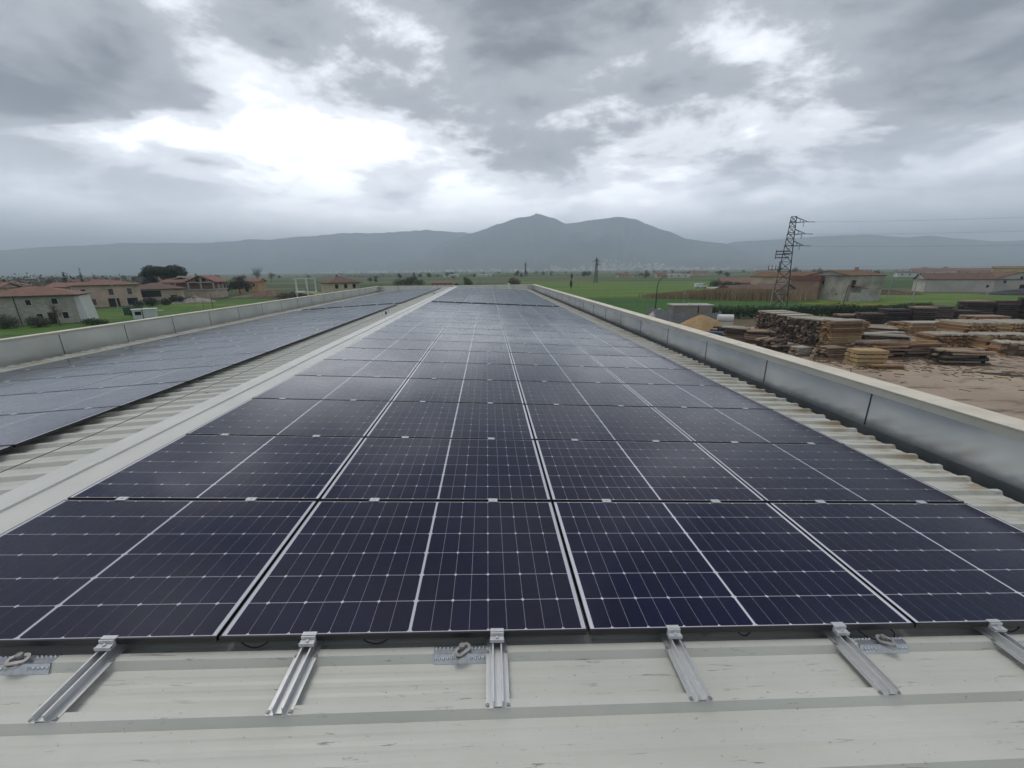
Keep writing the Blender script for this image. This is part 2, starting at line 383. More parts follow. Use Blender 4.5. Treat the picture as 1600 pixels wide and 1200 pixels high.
# ---------------------------------------------------------------- mountains
M_mount = mat('wooded_mountain', (0.008, 0.016, 0.016), (0.075, 0.080, 0.062), rough=0.95, scale=0.0022, detail=10, spec=0.1)
def interp(tab, a):
    if a <= tab[0][0]: return tab[0][1]
    for (a0, e0), (a1, e1) in zip(tab[:-1], tab[1:]):
        if a <= a1: t = (a - a0) / (a1 - a0); t = t * t * (3 - 2 * t) * 0.5 + t * 0.5; return e0 + (e1 - e0) * t
    return tab[-1][1]
def range_height(tab, d0, dp, d1, az, d, seed):
    Hh = max(0.0, math.tan(R(interp(tab, az))) * dp)
    x, y = math.sin(R(az)) * d, math.cos(R(az)) * d
    if d <= dp: t = (d - d0) / (dp - d0); f = t ** 1.25
    else: t = (d1 - d) / (d1 - dp); f = max(t, 0) ** 0.9
    rid = noise.fractal(Vector((x / 900, y / 900, seed)), 1.0, 2.1, 5)
    gul = abs(noise.noise(Vector((az * 0.55 + rid * 0.5, d / 2600, seed + 5))))
    amp = 4 * f * (1 - f) if d < dp else f * 0.5
    return max(0.0, Hh * (f + amp * (0.16 * rid - 0.22 * gul)) + 10 * rid * f * 0.5) - 2
def mountain(name, tab, d0, dp, d1, seed, na=150, nd=34):
    b = MB(); a0, a1 = tab[0][0], tab[-1][0]
    for i in range(na + 1):
        for j in range(nd + 1):
            az = a0 + (a1 - a0) * i / na; d = d0 + (d1 - d0) * j / nd
            b.v.append((math.sin(R(az)) * d, math.cos(R(az)) * d, range_height(tab, d0, dp, d1, az, d, seed)))
    for i in range(na):
        for j in range(nd):
            k = i * (nd + 1) + j
            b.f.append((k, k + nd + 1, k + nd + 2, k + 1)); b.m.append(0)
    return tag(b.build(name, M_mount, smooth_=True), kind='structure')
T_main = [(-16, 0.0), (-10.4, 1.5), (-5.1, 4.2), (-1.7, 5.2), (1.8, 6.3), (4.8, 7.1), (7.0, 7.5), (8.9, 7.05), (10.8, 6.3), (12.1, 6.43), (14.6, 6.8), (17.4, 6.85), (19.5, 6.6), (21.1, 5.9), (23.5, 4.9), (26.2, 3.8), (28.1, 3.43), (30.2, 3.2), (32.4, 2.3), (34.5, 1.5), (37.1, 0.5), (40, 0.0)]
T_left = [(-75, 1.4), (-60, 1.7), (-47.3, 2.2), (-43.4, 2.7), (-38.9, 3.3), (-33.8, 3.4), (-27.8, 3.9), (-22.4, 4.5), (-16.4, 5.1), (-10, 5.4), (-5, 5.5), (0, 5.0), (6, 3.5), (12, 2.0)]
T_right = [(24, 0.6), (28.2, 2.2), (31.6, 3.3), (34.9, 3.4), (40.7, 3.5), (43.9, 3.4), (46.8, 3.0), (48.1, 3.05), (50.3, 2.65), (52.7, 2.25), (56, 2.4), (64, 2.0), (76, 1.4)]
mountain('hills', T_main, 4100, 6600, 8000, 1.0, 170, 40)
mountain('hills', T_left, 5200, 8200, 9600, 7.0, 130, 26)
mountain('hills', T_right, 5600, 8000, 9400, 13.0, 130, 26)

# ================================================================ WAREHOUSE ROOF
TR = math.tan(0.05198); AR = 0.05198          # right slope
TL = 0.058; AL = math.atan(TL)                # left slope
XR, ZRIDGE = -3.35, 0.174
def zr(x): return -x * TR                      # glass plane of the right array
def zl(x): return ZRIDGE + TL * (x - XR)       # glass plane of the left array
YA, YB = -4.0, 44.3
wh = empty('warehouse', (0, 0, RZ), 0, 'long pale metal-roofed warehouse carrying the solar panels, with grey lined parapets', 'warehouse')
PAN, RIB = -0.110, 0.038
def roof_profile():
    pts = []                                   # (y, dz)
    k0 = math.floor((YA - 1.236) / 0.25)
    y = 1.236 + 0.25 * k0
    while y < YB:
        pts += [(y - 0.036, 0), (y - 0.018, RIB), (y + 0.018, RIB), (y + 0.036, 0),
                (y + 0.074, 0), (y + 0.088, 0.0030), (y + 0.104, 0.0030), (y + 0.118, 0),
                (y + 0.136, 0), (y + 0.150, 0.0030), (y + 0.166, 0.0030), (y + 0.180, 0)]
        y += 0.25
    return [p for p in pts if YA <= p[0] <= YB]
prof = roof_profile()
for nm, xs, zf in (('roof_sheet', (XR + 0.02, 4.71), zr), ('roof_sheet', (XR - 0.02, -11.25), zl)):
    b = MB()
    for (ya, da), (yb, db) in zip(prof[:-1], prof[1:]):
        q = [(xs[0], ya, zf(xs[0]) + PAN + da), (xs[1], ya, zf(xs[1]) + PAN + da), (xs[1], yb, zf(xs[1]) + PAN + db), (xs[0], yb, zf(xs[0]) + PAN + db)]
        b.face(q if xs[1] > xs[0] else q[::-1])
    # the closed cut end of the insulated sheets along the gutter
    for (ya, da), (yb, db) in zip(prof[:-1], prof[1:]):
        x = xs[1]; z0 = zf(x) + PAN - 0.045
        b.face([(x, ya, z0), (x, yb, z0), (x, yb, zf(x) + PAN + db), (x, ya, zf(x) + PAN + da)])
    b.face([(xs[0], YA, zf(xs[0]) + PAN - 0.046), (xs[1], YA, zf(xs[1]) + PAN - 0.046), (xs[1], YB, zf(xs[1]) + PAN - 0.046), (xs[0], YB, zf(xs[0]) + PAN - 0.046)])
    b.build(nm, M_roof, wh)
# ridge cap, in overlapping lengths
ye = -4.0; k = 0
while ye < 44.0:
    y1 = min(ye + 3.6, 44.0)
    lift = 0.003 if k % 2 else 0.0
    zt = PAN + RIB + 0.004 + lift
    xr_, xl_ = -3.075, -3.70
    p = [(xr_, zr(xr_) + zt - 0.036), (xr_ + 0.0, zr(xr_) + zt), (XR + 0.002, ZRIDGE + zt + 0.016), (XR, ZRIDGE + zt + 0.034), (XR - 0.03, ZRIDGE + zt + 0.036), (XR - 0.10, ZRIDGE + zt + 0.014), (xl_, zl(xl_) + zt), (xl_, zl(xl_) + zt - 0.022)]
    b = MB()
    b.sweep(p, ye, y1 + (0.08 if y1 < 44 else 0))
    b.build('ridge_cap', M_ridge, wh)
    ye = y1; k += 1
# foam fillers under the cap edge at each pan
M_foam = mat('profile_filler_foam', (0.42, 0.37, 0.25), (0.30, 0.27, 0.2), rough=0.9, scale=6)
bf = MB(); y = 1.236 + 0.25 * -20
while y < 40:
    x = -3.082
    bf.box(x - 0.03, x - 0.002, y + 0.034, y + 0.216, zr(x) + PAN + 0.001, zr(x) + PAN + RIB + 0.001)
    y += 0.25
tag(bf.build('filler_strip', M_foam, wh), kind='stuff')

def parapet(side):
    if side > 0:
        xf, ztop, zmid, xcope, zc, ml, j0 = 4.95, 0.11, -0.325, 5.27, 0.21, M_lining, 4.61
        xe = 4.60
    else:
        xf, ztop, zmid, xcope, zc, ml, j0 = -11.58, 0.135, -0.50, -11.80, 0.195, M_lining_l, 11.36
        xe = -11.15
    s = side
    y = j0 - 2.0 * 10
    while y < YB - 0.2:
        a, c = max(y, YA), min(y + 2.0, YB)
        if c > a + 0.05:
            b = MB()
            b.box(min(xf, xf + s * 0.012), max(xf, xf + s * 0.012), a + 0.004, c - 0.004, zmid, ztop)
            b.build('parapet_panel', ml, wh)
            b = MB()
            b.box(min(xf - s * 0.006, xf + s * 0.014), max(xf - s * 0.006, xf + s * 0.014), c - 0.007, c + 0.007, zmid + 0.002, ztop - 0.004)
            b.build('panel_seam', M_seam, wh)
        y += 2.0
    g0, g1 = sorted((xf - s * 0.012, xf + s * 0.02))
    b = MB(); b.box(g0, g1, YA, YB, -0.80, zmid - 0.004)
    e0, e1 = sorted((xe, xf - s * 0.013))
    b.box(e0, e1, YA, YB, -0.82, -0.805)
    w0, w1 = sorted((xe, xe - s * 0.02)); b.box(w0, w1, YA, YB, -0.80, (zr(xe) if s > 0 else zl(xe)) + PAN - 0.05)
    b.build('gutter', M_gutter, wh)
    y = YA
    while y < YB + 0.3:
        y1 = min(y + 4.0, YB + 0.35)
        b = MB()
        i0, i1 = sorted((xf - s * 0.018, xf + s * 0.004))
        b.box(i0, i1, y + 0.002, y1 - 0.002, ztop + 0.002, zc - 0.004, 0)
        t0, t1 = sorted((xf - s * 0.026, xcope))
        b.box(t0, t1, y + 0.002, y1 - 0.002, zc - 0.002, zc + 0.006, 1)
        o0, o1 = sorted((xcope - s * 0.004, xcope + s * 0.004))
        b.box(o0, o1, y + 0.002, y1 - 0.002, zc - 0.14, zc - 0.004, 0)
        b.build('coping', [M_cope_side, M_cope], wh)
        y = y1
    w0, w1 = sorted((xf + s * 0.03, xcope - s * 0.02))
    b = MB(); b.box(w0, w1, YA, YB + 0.3, -RZ, zc - 0.006); b.build('wall', M_precast, wh)
parapet(1); parapet(-1)
# far end parapet
for k in range(8):
    x0 = -11.58 + 2.066 * k; x1 = x0 + 2.066
    b = MB(); b.box(x0 + 0.02, x1 - 0.004, YB, YB + 0.012, -0.55, 0.145); b.build('parapet_panel', M_lining_l, wh)
    b = MB(); b.box(x1 - 0.012, x1 + 0.008, YB - 0.006, YB + 0.010, -0.5, 0.14); b.build('panel_seam', M_seam, wh)
b = MB(); b.box(-11.57, 4.94, YB - 0.02, YB + 0.30, 0.150, 0.193); b.build('coping', M_cope, wh)
b = MB(); b.box(-11.5, 4.9, YB + 0.02, YB + 0.28, -RZ, 0.145); b.build('wall', M_precast, wh)
b = MB(); b.box(-11.5, 4.9, YA - 0.3, YA - 0.02, -RZ, 0.1); b.build('wall', M_precast, wh)

# ---------------------------------------------------------------- solar panels
ML, MW, MH = 1.730, 1.134, 0.030
PITCH, CP = 1.154, 1.742
fb = MB()
w = 0.008
fb.box(-ML / 2, ML / 2, -MW / 2, -MW / 2 + w, 0, MH); fb.box(-ML / 2, ML / 2, MW / 2 - w, MW / 2, 0, MH)
wx = 0.0045
fb.box(-ML / 2, -ML / 2 + wx, -MW / 2 + w, MW / 2 - w, 0, MH); fb.box(ML / 2 - wx, ML / 2, -MW / 2 + w, MW / 2 - w, 0, MH)
ME_frame = fb.mesh('panel_frame', M_frame)
lb = MB(); lb.box(-ML / 2 + wx, ML / 2 - wx, -MW / 2 + w, MW / 2 - w, MH - 0.008, MH - 0.0016)
ME_lam = lb.mesh('panel_laminate', M_back)
HC, CG, YC = 0.0926, 0.0012, 0.1850
def cell_poly(kind, cx=0.0, cy=0.0, z=0.0):
    hx, hy, c = (HC - 0.0014) / 2, (YC - 0.0034) / 2, 0.0085
    if kind > 0: p = [(-hx, -hy), (hx - c, -hy), (hx, -hy + c), (hx, hy - c), (hx - c, hy), (-hx, hy)]
    elif kind < 0: p = [(hx, -hy), (hx, hy), (-hx + c, hy), (-hx, hy - c), (-hx, -hy + c), (-hx + c, -hy)]
    return [(cx + a, cy + b, z) for a, b in p]
cells = []
for s in (-1, 1):
    for i in range(9):
        cx = s * (0.0065 + HC * (i + 0.5))
        side = -s if i % 2 == 0 else s            # the pseudo-square corner side of the half cell
        for j in range(6): cells.append((cx, (j - 2.5) * YC, side))
gb = MB()
for cx, cy, k in cells: gb.face(cell_poly(k, cx, cy, MH - 0.0010))
ME_grid = gb.mesh('cell_grid', M_cell)
ME_c = {}
for k in (-1, 1):
    b = MB(); top = cell_poly(k, 0, 0, 0.0004); b.face(top); n_ = len(top)
    for i in range(n_):
        a, c = top[i], top[(i + 1) % n_]
        b.face([(a[0], a[1], 0), (c[0], c[1], 0), c, a])
    ME_c[k] = b.mesh('solar_cell', M_cell)
COLW_R = ['first column from the ridge', 'second column from the ridge', 'third column from the ridge', 'gutter-side column']
COLW_L = ['ridge-side column', 'middle column', 'parapet-side column']
rnd = random.Random(4)
def panel(x, y, z, ang, label, group, fine):
    e = empty('solar_panel', (x, y, RZ + z), 0, label, 'solar panel', group)
    e.rotation_euler = (rnd.uniform(-.0012, .0012), ang + rnd.uniform(-.0012, .0012), rnd.uniform(-.0006, .0006))
    link('frame', ME_frame, e)
    l = link('laminate', ME_lam, e)
    if fine:
        for cx, cy, k in cells: link('solar_cell', ME_c[k], l, (cx, cy, MH - 0.0014))
    else:
        tag(link('cell_grid', ME_grid, l), kind='stuff')
    return e
Y0, X0 = 1.505, -3.0177
NR = 17
YG = Y0 + NR * PITCH + 0.66        # front of the second block, beyond the walkway
def rowname(i, blk):
    return f'{ORD[i + 1]} row {"before" if blk == 0 else "beyond"} the walkway'
for blk, ys in ((0, Y0), (1, YG)):
    for i in range(NR):
        yc = ys + 0.01 + MW / 2 + i * PITCH
        for k in range(4):
            d = ML / 2 + k * CP
            x = X0 + d * math.cos(AR)
            nx_, nz_ = math.sin(AR) * MH, math.cos(AR) * MH
            panel(x - nx_, yc, zr(x) - nz_, AR, f'solar panel on near slope, {rowname(i, blk)}, {COLW_R[k]}', 'solar panels of the near roof slope', blk == 0 and i < 3)
        for k in range(3):
            d = ML / 2 + k * CP
            x = -4.62 - d * math.cos(AL)
            nx_, nz_ = -math.sin(AL) * MH, math.cos(AL) * MH
            panel(x - nx_, yc, zl(x) - nz_, -AL, f'solar panel on left slope, {rowname(i, blk)}, {COLW_L[k]}', 'solar panels of the left roof slope', False)

# ---------------------------------------------------------------- rails and clamps
def rail_mesh():
    b = MB()                                  # base flanges with two upright webs
    L0, L1 = -0.30, 0.30
    b.box(-0.050, -0.0195, L0, L1, 0, 0.003); b.box(0.0195, 0.050, L0, L1, 0, 0.003)
    b.box(-0.0195, -0.0165, L0, L1, 0, 0.041); b.box(0.0165, 0.0195, L0, L1, 0, 0.041)
    b.box(-0.0165, 0.0165, L0, L1, 0.010, 0.013)
    b.box(-0.0235, -0.0196, L0, L1, 0.037, 0.0412); b.box(0.0196, 0.0235, L0, L1, 0.037, 0.0412)
    b.box(-0.036, -0.033, L0, L1, 0.0031, 0.006); b.box(0.033, 0.036, L0, L1, 0.0031, 0.006)
    return b.mesh('rail_channel', M_alu)
ME_rail = rail_mesh()
b = MB()                                       # end clamp gripping the frame
b.box(-0.032, 0.032, -0.004, 0.018, 0.0717, 0.0752); b.box(-0.032, 0.032, -0.009, -0.0005, 0.0425, 0.0752)
b.box(-0.034, 0.034, -0.030, -0.0095, 0.0445, 0.048); b.box(-0.034, 0.034, -0.033, -0.030, 0.0425, 0.060)
b.box(-0.032, 0.032, -0.0296, -0.0098, 0.055, 0.0585); b.tube([(0, -0.02, 0.0585), (0, -0.02, 0.066)], 0.007, 6)
ME_end = b.mesh('end_clamp', M_clamp)
b = MB()
b.tube([(0, 0, 0), (0, 0, 0.006)], 0.0065, 6); b.tube([(0, 0, -0.0005), (0, 0, 0.0012)], 0.0095, 10)
ME_screw = b.mesh('screw', M_steel)
RX = [-2.643 + 0.8815 * k for k in range(8)]
railw = ['leftmost', 'second', 'third', 'fourth', 'fifth', 'sixth', 'seventh', 'rightmost']
for k, x in enumerate(RX):
    e = empty('mounting_rail', (x, 1.515, RZ + zr(x) - 0.0715), 0, f'short aluminium mounting rail at the front panel edge, {railw[k]} from the left', 'mounting rail', 'rails sticking out of the front panel row')
    e.rotation_euler = (0, AR, rnd.uniform(-.01, .01))
    link('rail_channel', ME_rail, e, (0, 0.0, 0))
    link('end_clamp', ME_end, e, (0, 0, 0))
    for sx_ in (-1, 1):
        for yy in (-0.288, -0.045): link('screw', ME_screw, e, (sx_ * 0.043, yy, 0.003))
b = MB()
b.box(-0.034, 0.034, -0.021, 0.021, 0.0015, 0.0050); b.box(-0.034, 0.034, -0.009, 0.009, -0.03, 0.0015); b.tube([(0, 0, 0.005), (0, 0, 0.010)], 0.0075, 6)
ME_mid = b.mesh('panel_clamp', M_clamp)
for i in range(1, NR):
    for k, x in enumerate(RX):
        if i > 10: continue
        o = link('panel_clamp', ME_mid, None, (x, Y0 + i * PITCH, RZ + zr(x)))
        o.rotation_euler = (0, AR, 0)
        tag(o, f'aluminium clamp between {ORD[i]} and {ORD[i + 1]} panel rows, near slope, {ORD[k + 1]} from ridge', 'clamp', 'clamps joining near-slope panel rows')
    for k in range(6):
        if i > 10 or i < 2: continue
        x = -4.62 - 0.38 - 0.8815 * k
        o = link('panel_clamp', ME_mid, None, (x, Y0 + i * PITCH, RZ + zl(x)))
        o.rotation_euler = (0, -AL, 0)
        tag(o, f'aluminium clamp between {ORD[i]} and {ORD[i + 1]} panel rows, left slope, {ORD[k + 1]} from ridge', 'clamp', 'clamps joining left-slope panel rows')
for k, x in enumerate(RX):
    e = empty('mounting_rail', (x, YG + 0.01, RZ + zr(x) - 0.0715), 0, f'aluminium rail end at the far walkway edge, near slope, {ORD[k + 1]} from ridge', 'mounting rail', 'rails along the walkway gap')
    e.rotation_euler = (0, AR, 0)
    link('rail_channel', ME_rail, e); link('end_clamp', ME_end, e)
for k in range(6):
    x = -5.0 - 0.8815 * k
    e = empty('mounting_rail', (x, YG + 0.01, RZ + zl(x) - 0.0715), 0, f'aluminium rail end at the far walkway edge, left slope, {ORD[k + 1]} from ridge', 'mounting rail', 'rails along the walkway gap')
    e.rotation_euler = (0, -AL, 0)
    link('rail_channel', ME_rail, e); link('end_clamp', ME_end, e)

# ---------------------------------------------------------------- fall-arrest anchors on the first rib
def anchor(x, label, skew, flip):
    y = 1.486
    e = empty('roof_anchor', (x, y, RZ + zr(x) + PAN + RIB), 0, label, 'roof anchor', 'fall-arrest anchors in front of the panels')
    e.rotation_euler = (0, AR, 0)
    b = MB()                                    # plate bent over the rib
    b.box(-0.132, 0.132, -0.020, 0.020, 0.0006, 0.0026)
    for s in (-1, 1):
        b.face([(-0.132, s * 0.020, 0.0026), (0.132, s * 0.020, 0.0026), (0.132, s * 0.039, -0.037), (-0.132, s * 0.039, -0.037)])
        b.face([(-0.132, s * 0.0225, 0.0026), (0.132, s * 0.0225, 0.0026), (0.132, s * 0.0415, -0.037), (-0.132, s * 0.0415, -0.037)])
    b.build('plate', M_zinc, e)
    rb = MB()
    for r in range(3):
        rb.tube([(0, 0, [0, 0.003, 0.0048][r]), (0, 0, [0.003, 0.0048, 0.0056][r])], [[0.0075, 0.0070], [0.0070, 0.0046], [0.0046, 0.0012]][r], 8)
    me = rb.mesh('rivet', M_zinc, True)
    for i in range(14):
        xx = -0.122 + 0.244 * i / 13
        if abs(xx) < 0.036: continue
        link('rivet', me, e, (xx, 0.010, 0.0026))
        o = link('rivet', me, e, (xx, -0.0315, -0.016)); o.rotation_euler = (R(64), 0, 0)
    # swivelling eye: two slotted oval links and a bolt
    def oval(name, c, ang, L, Wd, th, tilt):
        ob = MB(); n = 28; outer = []; inner = []
        for i in range(n):
            t = 2 * math.pi * i / n
            ex = (L - Wd) / 2 * (1 if math.cos(t) >= 0 else -1)
            outer.append((ex + Wd / 2 * math.cos(t), Wd / 2 * math.sin(t)))
            inner.append((ex * 1.05 + Wd * 0.20 * math.cos(t), Wd * 0.20 * math.sin(t)))
        for i in range(n):
            j = (i + 1) % n
            for z, fl in ((th / 2, 1), (-th / 2, -1)):
                q = [(*outer[i], z), (*outer[j], z), (*inner[j], z), (*inner[i], z)]
                ob.face(q if fl > 0 else q[::-1])
            ob.face([(*outer[i], -th / 2), (*outer[j], -th / 2), (*outer[j], th / 2), (*outer[i], th / 2)])
            ob.face([(*inner[j], -th / 2), (*inner[i], -th / 2), (*inner[i], th / 2), (*inner[j], th / 2)])
        o = ob.build(name, M_steel, e); o.location = c; o.rotation_euler = (R(tilt), 0, ang)
        return o
    oval('eye_plate', (0.004, -0.020, 0.026), R(38 + skew), 0.082, 0.044, 0.006, 12)
    oval('swivel_base', (-0.008 * flip, -0.030, 0.012), R(24 + skew), 0.074, 0.042, 0.006, 10)
    bb = MB(); bb.tube([(0, 0, 0), (0, 0, 0.040)], 0.009, 8); bb.tube([(0, 0, 0.030), (0, 0, 0.042)], 0.014, 6)
    o = bb.build('bolt', M_steel, e); o.location = (0.0, -0.010, 0.0)
anchor(-2.10, 'steel anchor eye on riveted plate beside the leftmost visible mounting rail', -25, 1)
anchor(-0.165, 'steel anchor eye on riveted plate left of the middle mounting rail', 0, 1)
anchor(1.98, 'steel anchor eye on riveted plate under hanging black cables at right', -60, -1)

# ---------------------------------------------------------------- cables hanging under the front edge
def cable(pts, label, r=0.0032):
    n = 10; out = []
    P = [Vector(p) for p in pts]
    for i in range(len(P) - 1):
        p0, p1, p2, p3 = P[max(i - 1, 0)], P[i], P[i + 1], P[min(i + 2, len(P) - 1)]
        for k in range(n):
            t = k / n
            out.append(0.5 * ((2 * p1) + (p2 - p0) * t + (2 * p0 - 5 * p1 + 4 * p2 - p3) * t * t + (3 * p1 - p0 - 3 * p2 + p3) * t ** 3))
    out.append(P[-1])
    b = MB(); b.tube(out, r, 7)
    o = b.build('hanging_cable', M_cable, None, True)
    tag(o, label, 'cable', 'cables hanging below the front panels')
def zroof(x): return RZ + zr(x)
def loop(x0, x1, dip, yo=1.545, out=0.02):
    m = (x0 + x1) / 2
    return [(x0, yo + 0.03, zroof(x0) - 0.032), (x0 + 0.02, yo - out * 0.5, zroof(x0) - 0.032 - dip * 0.5), (m, yo - out, zroof(m) - 0.032 - dip), (x1 - 0.02, yo - out * 0.5, zroof(x1) - 0.032 - dip * 0.5), (x1, yo + 0.03, zroof(x1) - 0.032)]
cable(loop(-1.22, -1.06, 0.045), 'short black cable loop between second and third front clamps')
cable(loop(-0.66, -0.50, 0.036), 'short black cable loop left of the middle front clamp')
cable(loop(1.22, 1.33, 0.034), 'small black cable loop between fourth and fifth visible clamps')
x = 1.86
cable([(1.90, 1.60, zroof(x) - 0.05), (1.905, 1.52, zroof(x) - 0.055), (1.93, 1.50, zroof(x) - 0.068), (1.98, 1.487, zroof(x) - 0.078), (2.01, 1.48, zroof(2.0) - 0.074)], 'black cable drooping onto the right anchor from the panel edge')
cable([(2.085, 1.60, zroof(2.08) - 0.05), (2.088, 1.52, zroof(2.08) - 0.055), (2.078, 1.505, zroof(2.08) - 0.066), (2.05, 1.49, zroof(2.05) - 0.074), (2.02, 1.482, zroof(2.0) - 0.055)], 'black cable bending down right of the right anchor eye')
cable(loop(2.70, 2.86, 0.045), 'black cable loop beside the rightmost visible clamp')

# ---------------------------------------------------------------- lifeline along the ridge
b = MB()
pts = []
xa = -4.12
for i in range(40):
    y = -2 + 18.1 * i / 39
    pts.append((xa + 0.05 * (y > 0) * y / 16, y, RZ + zl(xa) + PAN + RIB + 0.035 + 0.004 * math.sin(i * 1.3)))
b.tube(pts, 0.0042, 6)
tag(b.build('lifeline_cable', mat('steel_wire_rope', (0.14, 0.13, 0.11), rough=0.5, metal=0.5)), 'thin steel lifeline wire running beside the ridge on the left slope', 'cable')
def line_post(x, y, label):
    e = empty('lifeline_post', (x, y, RZ + zl(x) + PAN + RIB), 0, label, 'lifeline post', 'lifeline posts beside the ridge')
    b = MB(); b.box(-0.16, 0.16, -0.13, 0.13, 0.001, 0.007); b.build('base_plate', M_zinc, e)
    b = MB(); b.tube([(0, 0, 0.007), (0, 0, 0.11)], [0.05, 0.032], 10); b.build('post', mat('post_dark_steel', (0.08, 0.085, 0.09), rough=0.5, metal=0.5), e)
    b = MB(); b.tube([(-0.14, 0, 0.02), (-0.14, 0, 0.17), (-0.10, 0, 0.20)], 0.012, 6); b.tube([(0.10, 0, 0.02), (0.12, 0, 0.16), (0.05, 0, 0.20)], 0.012, 6); b.build('ring', M_steel, e)
line_post(-4.03, 16.1, 'nearer grey lifeline post on the pale ridge strip')
line_post(-3.95, 30.2, 'farther grey lifeline post on the pale ridge strip')
line_post(-3.6, 42.0, 'farthest lifeline post at the end of the ridge')
e = empty('vent_pipe', (2.3, 43.4, RZ + zr(2.3) + PAN), 0, 'small pale vent pipe by the far end parapet', 'vent pipe')
b = MB(); b.tube([(0, 0, 0), (0, 0, 0.52)], 0.07, 10); b.build('pipe', M_ridge, e)
b = MB(); b.tube([(0, 0, 0.55), (0, 0, 0.62)], [0.16, 0.03], 10); b.tube([(0, 0, 0.5), (0, 0, 0.55)], 0.03, 6); b.build('cowl', M_ridge, e)

# ================================================================ VEGETATION
def leaf_crown(name, blobs, n, size, m, seed, parent=None, flat=0.0, loc=None):
    """leaf-sized faces spread through several lumps"""
    r = random.Random(seed); b = MB()
    tot = sum(q[3] * q[4] * q[5] for q in blobs)
    for (cx, cy, cz, rx, ry, rz_) in blobs:
        k = max(6, int(n * rx * ry * rz_ / tot))
        for _ in range(k):
            d = Vector((r.gauss(0, 1), r.gauss(0, 1), r.gauss(0, 1))).normalized()
            q = r.random() ** 0.42
            q *= 0.86 + 0.28 * noise.noise(d * 2.3 + Vector((seed * 1.7, cx, cy)))
            p = Vector((cx + d.x * rx * q, cy + d.y * ry * q, cz + d.z * rz_ * q))
            nrm = (d + Vector((r.uniform(-.8, .8), r.uniform(-.8, .8), r.uniform(-.4, .8)))).normalized()
            a = nrm.orthogonal().normalized(); c = nrm.cross(a)
            t = r.uniform(0, 6.28); u = (a * math.cos(t) + c * math.sin(t)); w_ = nrm.cross(u)
            s = size * r.uniform(0.6, 1.35)
            b.face([p - u * s, p - w_ * s * 0.6, p + u * s, p + w_ * s * 0.6])
    return b.build(name, m, parent, loc=loc)
def branches(b, p, d, L, r0, depth, rr, spread=0.55, n=3):
    pts = [Vector(p)]; q = Vector(p); dd = Vector(d)
    for i in range(3):
        dd = (dd + Vector((rr.uniform(-.16, .16), rr.uniform(-.16, .16), rr.uniform(-.02, .14)))).normalized()
        q = q + dd * L / 3; pts.append(q.copy())
    b.tube(pts, [r0, r0 * .85, r0 * .7, r0 * .5], 5 if depth > 1 else 3, cap=False)
    if depth <= 0: return
    for i in range(n):
        o = pts[rr.choice((1, 2, 3, 3))]
        nd = (dd + Vector((rr.uniform(-1, 1), rr.uniform(-1, 1), rr.uniform(-.25, .7))) * spread * 1.3).normalized()
        branches(b, o, nd, L * rr.uniform(.55, .8), r0 * .5, depth - 1, rr, spread, n)
M_bark = mat('tree_bark', (0.055, 0.045, 0.035), (0.10, 0.085, 0.07), rough=0.9, scale=3)
M_leaf_dark = mat('dark_evergreen_leaves', (0.010, 0.022, 0.012), (0.022, 0.040, 0.020), rough=0.7, scale=0.6, island=0.45)
M_leaf = mat('green_leaves', (0.025, 0.050, 0.014), (0.055, 0.085, 0.025), rough=0.7, scale=0.5, island=0.45)
M_leaf_olive = mat('olive_leaves', (0.050, 0.058, 0.030), (0.090, 0.095, 0.055), rough=0.7, scale=0.6, island=0.4)
M_leaf_bud = mat('spring_buds', (0.095, 0.075, 0.055), (0.14, 0.115, 0.075), rough=0.8, scale=0.5, island=0.4)
M_hedge = mat('hedge_leaves', (0.014, 0.038, 0.010), (0.032, 0.066, 0.016), rough=0.7, scale=0.4, island=0.45)
M_reed = mat('dry_reeds', (0.30, 0.21, 0.125), (0.42, 0.31, 0.19), rough=0.9, scale=0.1, island=0.35)

def tree(name, label, cat, x, y, trunk, blobs, n, size, m, seed, group=None, trunk_r=0.25, z=0.0, limbs=4):
    e = empty(name, (x, y, z), 0, label, cat, group)
    rr = random.Random(seed); b = MB()
    top = Vector((rr.uniform(-.2, .2), rr.uniform(-.2, .2), trunk))
    b.tube([(0, 0, -0.3), (0.05, 0, trunk * .5), tuple(top)], [trunk_r * 1.2, trunk_r, trunk_r * .7], 8)
    for q in blobs[:limbs + 2]:
        b.tube([tuple(top), (q[0] * .5, q[1] * .5, (top.z + q[2]) / 2), (q[0] * .9, q[1] * .9, q[2])], [trunk_r * .6, trunk_r * .4, trunk_r * .15], 5)
    b.build('trunk', M_bark, e)
    leaf_crown('crown', blobs, n, size, m, seed, e)
    return e
def bare_tree(name, label, x, y, h, seed, group=None, m=None, fuzz=0, n=4, z=0.0):
    e = empty(name, (x, y, z), 0, label, 'tree', group)
    rr = random.Random(seed); b = MB()
    branches(b, (0, 0, 0), (0, 0, 1), h * .42, h * .022, 4, rr, 0.6, n)
    b.build('trunk', M_bark, e)
    if fuzz:
        leaf_crown('crown', [(0, 0, h * .62, h * .24, h * .24, h * .34), (h * .1, 0, h * .5, h * .2, h * .2, h * .22), (-h * .12, 0, h * .52, h * .2, h * .2, h * .22)], fuzz, h * .012, m or M_leaf_bud, seed, e)
    return e

